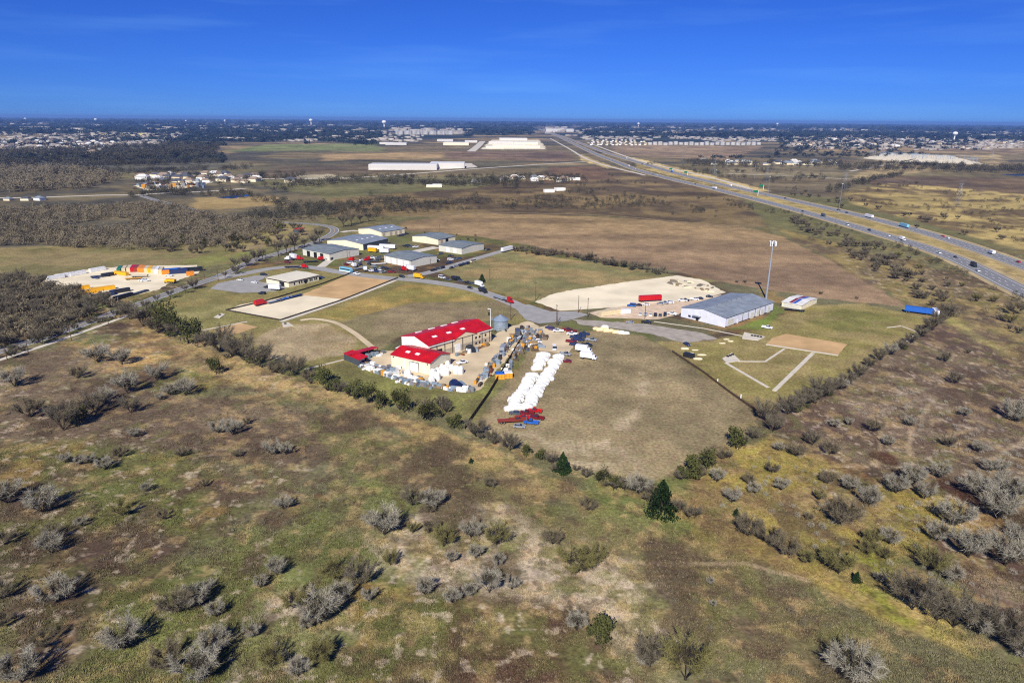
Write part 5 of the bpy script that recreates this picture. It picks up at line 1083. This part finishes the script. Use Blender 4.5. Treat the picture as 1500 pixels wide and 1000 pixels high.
wood('hedgerow', [(190, 282), (450, 272), (450, 256), (200, 256)], 13, 11, WD, 21, .56, 'trees among the farmsteads and industrial yard', 40)
wood('scrub', [(1060, 300), (1160, 322), (1330, 372), (1500, 450), (1500, 436), (1330, 362), (1160, 312), (1060, 290)], 7, 4, WD, 22, .48, 'brown scrub along the near highway verge', 30)
wood('scrub', [(900, 246), (1060, 242), (1240, 262), (1240, 284), (1100, 276), (960, 240)], 16, 9, WD, 23, .56, 'scrub in the fields beyond the highway', 60)
wood('scrub', [(780, 262), (1100, 320), (1100, 300), (900, 255)], 20, 6, WD, 14, .6, 'low scattered scrub on the brown land by the highway', 60)
wood('scrub', [(1150, 330), (1500, 440), (1500, 520), (1330, 445)], 10, 4, WG, 15, .5, 'low grey scrub between field and highway', 40)
wood('scrub', [(1290, 262), (1500, 290), (1500, 360), (1250, 296)], 16, 5, WD, 16, .55, 'low scrub on the straw coloured land beyond the highway', 50)
OPEN = [[(850, 232), (1135, 232), (1140, 203), (850, 200)], [(-40, 231), (130, 230), (215, 222), (280, 198), (-40, 198)], [(540, 222), (810, 222), (815, 200), (560, 200)], [(560, 202), (680, 202), (680, 190), (560, 190)], [(330, 262), (740, 262), (760, 216), (330, 210)], [(1128, 234), (1520, 236), (1520, 206), (1128, 202)], [(780, 200), (860, 200), (840, 188), (780, 188)]]
# far plain: tree masses out to the horizon, in rings that thin with distance
r = np.random.RandomState(5)
for i, (r0, r1, n, s) in enumerate(((1900, 3000, 3600, 18), (3000, 5000, 7000, 26), (5000, 9000, 8000, 44), (9000, 30000, 7000, 110))):
    a = np.radians(r.uniform(-44, 44, n * 3)); d = np.sqrt(r.uniform(r0 ** 2, r1 ** 2, n * 3)); x, y = d * np.sin(a), d * np.cos(a)
    k = (vnoise(x, y, 900, 6, 4) > (.52 if r0 < 3000 else .47 if r0 < 5000 else .40))
    k &= ~((np.abs(x - (120 + .02 * y)) < 260) & (y < 5200)); 
    for qi, q in enumerate(OPEN): k &= (poly_dist(x, y, gp(q)) < 0) | ((r.uniform(0, 1, len(x)) < .13) & (qi in (1, 5)))
    p = np.stack([x[k], y[k]], 1)[:n]
    mass('far_woods', p, r.uniform(s * .6, s * 1.3, len(p)), WE, i, 'dark wooded plain %s' % ('nearest the fields', 'around the far suburbs', 'below the horizon', 'on the horizon')[i], .5 if r0 > 5000 else .62, COARSE)
for i, (poly, n, lb) in enumerate((([(-20, 700), (480, 690), (900, 800), (1250, 930), (1250, 1000), (-20, 1000)], 130, 'low twiggy weeds scattered over the front pasture'), ([(1150, 640), (1330, 560), (1500, 640), (1500, 960), (1300, 860), (1050, 740)], 170, 'low twiggy weeds scattered beyond the right hedge'), ([(0, 560), (180, 520), (420, 580), (640, 660), (500, 700), (0, 700)], 90, 'low twiggy weeds scattered below the country road'))):
    q = pts_in(poly, 4.0, 40 + i, .5, 40.0); q = q[np.random.RandomState(i).permutation(len(q))[:int(n * 1.6)]]
    mass('low_weeds', q, np.random.RandomState(i).uniform(1.0, 2.8, len(q)), TWIG_B if i != 1 else TWIG_A, i, lb, .8, [tiny(60 + s, 260, .075, .007) for s in range(6)])
# ------------------------------------------------------------------ far buildings
def block(name, label, px, py, L, D, h, m, ang=0.0, roof=R_WHITE, cat='building', group=None, wins=0, hip=0.0, par=True):
    t = thing(name, label, cat, G(px, py), ang, group)
    MB().box(-L / 2, L / 2, 0, D, 0, h).build('wall', m, t)
    if hip: MB().add([(-L / 2 - .5, -.5, h), (L / 2 + .5, -.5, h), (L / 2 + .5, D + .5, h), (-L / 2 - .5, D + .5, h), (-L / 2 + D * .4, D / 2, h + hip), (L / 2 - D * .4, D / 2, h + hip)], [(0, 1, 5, 4), (1, 2, 5), (2, 3, 4, 5), (3, 0, 4), (3, 2, 1, 0)]).build('roof', roof, t)
    else: MB().box(-L / 2 + .4, L / 2 - .4, .4, D - .4, h, h + .5).build('roof', roof, t)
    if wins:
        wm = MB().box(-.5 * L / wins * .35, .5 * L / wins * .35, -.12, .05, 0, h * .16 if h > 8 else h * .4).mesh('window', GLASS)
        for fl in range(max(1, int(h / 3.4)) if h > 8 else 1):
            for k in range(wins):
                o = link('window', wm, t); o.location = (-L / 2 + (k + .5) * L / wins, 0, 1.2 + fl * 3.4)
    return t
t = block('distribution_warehouse', 'long white distribution warehouse with a glazed corner across the middle fields', 590, 249, 150, 60, 11, W_TILT, .05, wins=0)
block('distribution_warehouse', 'white warehouse wing ending in dark glazing', 655, 246.5, 80, 60, 11, W_TILT, .05, wins=0)
t = block('glazed_office', 'glazed blue office end of the white distribution warehouse', 659, 246.2, 28, 8, 9.5, W_TILT, .05, wins=8)
for i, (x, y, L, D, h, lb) in enumerate(((620, 196.8, 360, 60, 20, 'row of white four storey apartment blocks below the horizon'),)):
    for k in range(7): block('apartment_block', 'white apartment block in the row below the wooded horizon', 585 + 12.2 * k, 197.2, 52, 30, 26, W_TILT, 0, R_GREY, 'apartments', 'white apartment blocks below the horizon', wins=6)
for k in range(22):
    x = 952 + k * 7.6; block('apartment_block', 'white apartment block in the long row beyond the highway', x, 212.6 + (rnd.random() - .5), 17, 20, 11 + 2 * (k % 3), W_TILT, .02, R_GREY, 'apartments', 'white apartment blocks beyond the highway', wins=3)
for k in range(46):
    block('terraced_house', 'small pale house in the estate beside the highway', 868 + (k % 12) * 7 + rnd.uniform(-2, 2), 213 - (k // 12) * 2.2 + rnd.uniform(-.5, .5), 11, 10, 5, (W_WHITE, W_CREAM)[k % 2], rnd.uniform(-.2, .2), (R_TILE, R_DKG, R_TAN)[k % 3], 'house', 'pale estate houses by the highway', hip=3)
for i, (x, y, L, D, h, m) in enumerate(((668, 213, 110, 90, 11, W_CREAM), (652, 207.5, 80, 60, 10, W_TILT), (690, 209, 60, 60, 9, W_TILT), (745, 216.5, 130, 60, 11, W_CREAM), (735, 211, 120, 60, 10, W_TILT), (770, 212, 110, 70, 11, W_CREAM), (752, 206, 150, 70, 12, W_TILT), (725, 217.5, 70, 40, 8, W_CREAM), (778, 217.2, 70, 40, 9, W_CREAM), (580, 212.6, 90, 40, 9, W_TILT), (566, 211.5, 60, 30, 8, W_PALE), (820, 193.2, 260, 120, 26, W_TILT))):
    block('logistics_building', ('%s flat roofed building on the trading estate' % ('cream', 'white')[m is not W_CREAM]), x, y, L, D, h, m, .03, R_WHITE, 'building', '%s trading estate buildings' % ('cream', 'white')[m is not W_CREAM], wins=0)
rr = random.Random(12)
def houses(poly, n, label, grp, seed, sz=(11, 16), roofs=(R_TILE, R_TAN, R_DKG, R_WHITE), walls=(W_WHITE, W_CREAM, W_BEIGE)):
    r = random.Random(seed); g = gp(poly); xs = [p[0] for p in g]; ys = [p[1] for p in g]; k = 0; ms = {}
    base = None
    for _ in range(n * 40):
        if k >= n: break
        x, y = r.uniform(min(xs), max(xs)), r.uniform(min(ys), max(ys))
        if poly_dist(np.array([x]), np.array([y]), g)[0] <= 0: continue
        w, rf = walls[r.randrange(len(walls))], roofs[r.randrange(len(roofs))]; key = (w.name, rf.name)
        if key not in ms: ms[key] = (MB().box(-.5, .5, -.4, .4, 0, .28).mesh('wall', w), MB().add([(-.54, -.45, .28), (.54, -.45, .28), (.54, .45, .28), (-.54, .45, .28), (-.25, 0, .5), (.25, 0, .5)], [(0, 1, 5, 4), (1, 2, 5), (2, 3, 4, 5), (3, 0, 4), (3, 2, 1, 0)]).mesh('roof', rf))
        s = r.uniform(*sz); t = thing('suburban_house', label, 'house', (x, y, 0), r.uniform(-.4, .4), grp); t.scale = (s, s, s)
        link('wall', ms[key][0], t); link('roof', ms[key][1], t); k += 1
houses([(-20, 228), (130, 226), (200, 214), (150, 208), (60, 206), (-20, 210)], 120, 'pale suburban house in the estate left of the woods', 'houses in the left suburb', 3, (16, 24))
houses([(60, 208), (230, 208), (260, 202), (90, 202)], 0, 'small suburban house behind the left suburb', 'houses behind the left suburb', 4, (22, 30))
houses([(200, 262), (250, 270), (300, 268), (440, 268), (440, 262), (330, 256), (240, 256)], 46, 'farmstead house or shed around the pale industrial yard', 'houses round the industrial yard', 5, (12, 20))
houses([(730, 268), (850, 266), (850, 262), (730, 260)], 16, 'low building in the cluster beside the brown field', 'buildings in the middle cluster', 6, (11, 18), (R_WHITE, R_TILE, R_TAN, R_GREY))
houses([(1030, 241), (1230, 243), (1230, 237), (1030, 236)], 34, 'low house in the row beyond the highway farms', 'houses beyond the highway farms', 7, (12, 20), (R_GREY, R_DKG, R_WHITE))
houses([(1150, 214), (1480, 220), (1500, 208), (1180, 204)], 40, 'distant house on the right hand plain', 'distant houses on the right', 8, (18, 30))
houses([(0, 297), (70, 297), (70, 291), (0, 293)], 4, 'low shed beside the left crossroads', 'sheds by the crossroads', 11, (9, 12), (R_GREY, R_DKG))
block('long_shed', 'long white-roofed shed in the middle cluster', 832, 264, 46, 12, 4, W_WHITE, 0, R_WHITE, 'shed'); block('long_shed', 'pale low barn alone on the brown land', 636, 274.5, 26, 12, 3.5, W_CREAM, .1, R_WHITE, 'shed')
for k, (x, y) in enumerate(((640, 274), (805, 282), (822, 279.5), (1032, 234), (700, 267.5))): block('farm_shed', 'small pale shed standing alone in the middle fields', x, y, 16, 10, 4, W_WHITE, .2 * k, R_WHITE, 'shed', 'small sheds in the fields')
def suburb(name, label, polys, n, sz, seed):
    r = np.random.RandomState(seed); V, Q, off = [], [], 0
    for poly in polys:
        px = r.uniform(min(q[0] for q in poly), max(q[0] for q in poly), n * 3); py = r.uniform(min(q[1] for q in poly), max(q[1] for q in poly), n * 3)
        pts = np.array([G(a, b)[:2] for a, b in zip(px, py)]); k = poly_dist(pts[:, 0], pts[:, 1], gp(poly)) > 0; k &= vnoise(pts[:, 0], pts[:, 1], 700, seed, 3) > .42
        for x, y in pts[k][:n]:
            s = r.uniform(*sz); l, d, h = s * r.uniform(.7, 2.2), s * r.uniform(.6, 1.0), s * r.uniform(.28, .45); a = r.uniform(-.5, .5); ca, sa = math.cos(a), math.sin(a)
            c = np.array([(-l, -d, 0), (l, -d, 0), (l, d, 0), (-l, d, 0), (-l, -d, h), (l, -d, h), (l, d, h), (-l, d, h)]) * .5
            c[4:, 2] = h; V.append(np.stack([c[:, 0] * ca - c[:, 1] * sa + x, c[:, 0] * sa + c[:, 1] * ca + y, c[:, 2]], 1))
            Q.append(np.array([(4, 5, 6, 7), (0, 1, 5, 4), (1, 2, 6, 5), (2, 3, 7, 6), (3, 0, 4, 7)]) + off); off += 8
    o = link(name, np_mesh(name, np.vstack(V), np.vstack(Q), mat('far_building_walls', lin(160, 152, 140), rough=.8, noise=.5, scale=.01))); tag(o, label, 'buildings', None, 'stuff')
suburb('far_suburb', 'pale specks of far-off suburbs across the wooded plain', [[(-20, 206), (620, 208), (620, 196), (-20, 192)], [(820, 206), (1520, 210), (1520, 200), (820, 196)]], 550, (11, 24), 3)
suburb('far_suburb', 'pale rooftops spread below the horizon', [[(-20, 193), (700, 197), (700, 185), (-20, 181)], [(800, 196), (1520, 202), (1520, 190), (800, 186)]], 240, (24, 60), 4)
suburb('far_suburb', 'packed roofs of the left suburb behind its front row', [[(-20, 226), (210, 218), (260, 203), (-20, 204)]], 420, (11, 18), 5)
suburb('far_suburb', 'scattered roofs along the far side of the highway', [[(1150, 218), (1500, 222), (1500, 208), (1150, 206)]], 260, (11, 22), 6)
# industrial yard stock and substation gear
for k in range(60):
    o = link('yard_stack', SV[k % 16][1]); g = G(rr.uniform(205, 300), rr.uniform(264, 276)); o.location = (g.x, g.y, .05); s = rr.uniform(2, 3.6); o.scale = (s, s, s); o.rotation_euler = (0, 0, rr.uniform(0, 3)); tag(o, 'stack of building material on the pale industrial yard', 'stack', 'stacks on the industrial yard')
for k in range(70):
    u = rr.random(); x, y = 1275 + 160 * u, 226.5 + 9 * u + rr.uniform(-1.5, 3.5); g = G(x, y); t = thing('substation_frame', 'steel gantry frame in the electricity substation', 'gantry', g, rr.uniform(-.1, .1), 'substation gantries')
    if k == 0: gm = MB().box(-.2, .2, -.2, .2, 0, 10).mesh('gantry_leg', GALV); bm_ = MB().box(-7, 7, -.4, .4, 10.05, 10.7).mesh('gantry_beam', GALV)
    link('gantry_leg', gm, t).location = (-5.8, 0, 0); link('gantry_leg', gm, t).location = (5.8, 0, 0); link('gantry_beam', bm_, t)
# water towers
def wtower(x, y, h, rad, lb):
    t = thing('water_tower', lb, 'water tower', G(x, y)); MB().cyl((0, 0, 0), (0, 0, h), rad * .28, rad * .24, 12).build('stem', WHITE, t)
    MB().lathe([(rad * .24, h - rad * .7), (rad * .9, h), (rad, h + rad * .35), (rad * .85, h + rad * .75), (rad * .3, h + rad)], 18).build('tank', WHITE, t)
for x, y, h, rad, lb in ((1397.5, 204.5, 34, 17, 'large white water tower standing among the right-hand far warehouses'), (563, 188.5, 62, 26, 'white water tower left of the white apartment row'), (456, 184.5, 70, 26, 'pale water tower on the horizon above the green fields'), (935, 187.5, 55, 20, 'slim white water tower above the highway houses'), (38, 179, 50, 22, 'hazy water tower on the skyline above the left suburb'), (141, 180.5, 50, 24, 'squat hazy water tower above the bright bare field'), (273, 181.5, 45, 16, 'hazy water tower left of the green fields'), (330, 182, 50, 18, 'hazy water tower on the skyline above the bare woods'), (1138, 187, 60, 22, 'hazy water tower on the right skyline')): wtower(x, y, h, rad, lb)
# high mast lights, sign gantries, pylons by the highway
for x, y, h in ((1228, 312.5, 36), (1124.5, 289, 30), (1047.5, 273, 28), (1046.5, 254.5, 36), (888, 222.5, 45), (930, 229.5, 30), (1105, 262, 24), (912, 224, 36)):
    t = thing('high_mast_light', 'tall pale high mast light beside the highway', 'lamp post', G(x, y), 0, 'high mast lights'); MB().cyl((0, 0, 0), (0, 0, h), .32, .18, 8).build('mast', STEEL, t); MB().lathe([(.8, h - .2), (.9, h), (.4, h + .3)], 10).build('lamp_ring', WHITE, t)
for x, y in ((1110, 287), (1118, 278), (985, 252), (1007, 257)):
    t = thing('road_sign', 'green highway direction sign on a white post', 'sign', G(x, y), .1, 'green highway signs'); MB().cyl((0, 0, 0), (0, 0, 8), .35, .3, 8).build('post', WHITE, t); MB().box(-7.5, -.3, -.15, .15, 5, 8.4).build('panel', mat('sign_green', lin(20, 110, 70), rough=.5), t); MB().box(-7.6, 0, -.1, .1, 8.4, 8.7).build('arm', STEEL, t)
def pylon(x, y, h):
    t = thing('power_pylon', 'grey lattice power pylon carrying lines over the fields', 'pylon', G(x, y), .3, 'lattice pylons'); m = MB()
    for sx in (-1, 1):
        for sy in (-1, 1): m.cyl((sx * 3.2, sy * 3.2, 0), (sx * .5, sy * .5, h), .09, .06, 4)
    for k in range(6):
        z0, z1 = h * k / 7, h * (k + 1) / 7; w0, w1 = 3.2 - 2.7 * k / 7, 3.2 - 2.7 * (k + 1) / 7
        for s in (-1, 1): m.cyl((-w0, s * w0, z0), (w1, s * w1, z1), .045, n=3); m.cyl((w0, s * w0, z0), (-w1, s * w1, z1), .045, n=3); m.cyl((s * w0, -w0, z0), (s * w1, w1, z1), .045, n=3)
    m.build('lattice', STEEL, t)
    for z in (.72, .84, .96): MB().box(-5, 5, -.15, .15, h * z, h * z + .3).build('crossarm', STEEL, t)
for x, y, h in ((1236, 280, 34), (1402, 303, 36), (1122, 268, 32), (1045, 258, 30), (1280, 236, 40), (235, 221, 50), (1452, 238, 40), (1000, 240, 32)): pylon(x, y, h)
# pond and greens
WAT = mat('pond_water', lin(38, 54, 72), rough=.15, spec=.6)
o = sheet('pond', [(318, 290), (340, 286.5), (362, 284.5), (366, 287), (340, 291)], WAT, .05, 1.5); o = sheet('pond', [(1466, 256), (1500, 254), (1520, 257), (1490, 258)], WAT, .06, 3)
# ------------------------------------------------------------------ dry grass tufts and weeds over the near pasture
def tufts(n, seed):
    r = np.random.RandomState(seed); py = 1010 - 500 * r.uniform(0, 1, n * 2) ** 1.0; px = r.uniform(-40, 1540, n * 2)
    th = PITCH; u0, w0 = px - 750, py - 500; u, w = u0 * math.cos(ROLL) + w0 * math.sin(ROLL), w0 * math.cos(ROLL) - u0 * math.sin(ROLL); dz = -(w * math.cos(th) + F * math.sin(th)); t = -CAM_H / dz; x, y = u * t, (F * math.cos(th) - w * math.sin(th)) * t
    ok = np.ones(len(x), bool)
    clear = [[(200, 455), (430, 545), (560, 590), (690, 622), (820, 680), (960, 700), (1110, 605), (1380, 465), (1380, 400), (200, 380)], [(-200, 600), (-60, 552), (0, 532), (210, 458), (210, 380), (-200, 480)]]
    for c in clear: ok &= poly_dist(x, y, gp(c)) < -1.5
    ok &= vnoise(x, y, 9, 77, 3) > .36
    x, y = x[ok][:n], y[ok][:n]; n = len(x)
    col_ = land_colour(x, y); k = vnoise(x, y, 6, 78, 2)
    tint = np.where((r.uniform(0, 1, n) < .32)[:, None], srgb((146, 134, 108)), np.where((r.uniform(0, 1, n) < .4)[:, None], srgb((90, 96, 54)), srgb((80, 70, 56))))
    c = col_ * .76 + tint * .24 * r.uniform(.7, 1.2, n)[:, None]
    B = 5; V = np.zeros((n, B, 3, 3), np.float32); hgt = r.uniform(.1, .42, n) * (.5 + k)
    for b in range(B):
        a = r.uniform(0, 6.28, n); l = r.uniform(.5, 1.3, n) * hgt; s = r.uniform(.05, .13, n); bx, by = x + r.normal(0, .18, n), y + r.normal(0, .18, n)
        V[:, b, 0] = np.stack([bx - np.sin(a) * s, by + np.cos(a) * s, np.zeros(n)], 1); V[:, b, 1] = np.stack([bx + np.sin(a) * s, by - np.cos(a) * s, np.zeros(n)], 1)
        V[:, b, 2] = np.stack([bx + np.cos(a) * l, by + np.sin(a) * l, hgt * r.uniform(.7, 1.1, n)], 1)
    tri = np.arange(n * B * 3).reshape(-1, 3)
    m = bpy.data.materials.new('dry_grass'); m.use_nodes = True; nt = m.node_tree; at = nt.nodes.new('ShaderNodeAttribute'); at.attribute_name = 'land'
    nt.nodes['Principled BSDF'].inputs['Roughness'].default_value = .95; nt.nodes['Principled BSDF'].inputs['Specular IOR Level'].default_value = .05; nt.links.new(at.outputs['Color'], nt.nodes['Principled BSDF'].inputs['Base Color'])
    o = link('dry_grass', np_mesh('dry_grass', V.reshape(-1, 3), tri, m, np.repeat(c, B * 3, 0))); tag(o, 'dry tufted grass and weeds over the rough pasture', 'grass', None, 'stuff')
tufts(96000, 9)
# ------------------------------------------------------------------ haze
hz = MB().box(-41000, 41000, -41000, 45000, -1, 140).build('haze', bpy.data.materials.new('haze_air')); hm = hz.data.materials[0]; hm.use_nodes = True
hn = hm.node_tree; hn.nodes.clear(); ho = hn.nodes.new('ShaderNodeOutputMaterial'); hv = hn.nodes.new('ShaderNodeVolumePrincipled'); hv.inputs['Color'].default_value = (.24, .46, .98, 1); hv.inputs['Density'].default_value = 5.5e-5; hv.inputs['Anisotropy'].default_value = 0.0
hn.links.new(hv.outputs[0], ho.inputs['Volume']); tag(hz, 'thin blue air haze over the whole plain', 'haze', None, 'stuff')
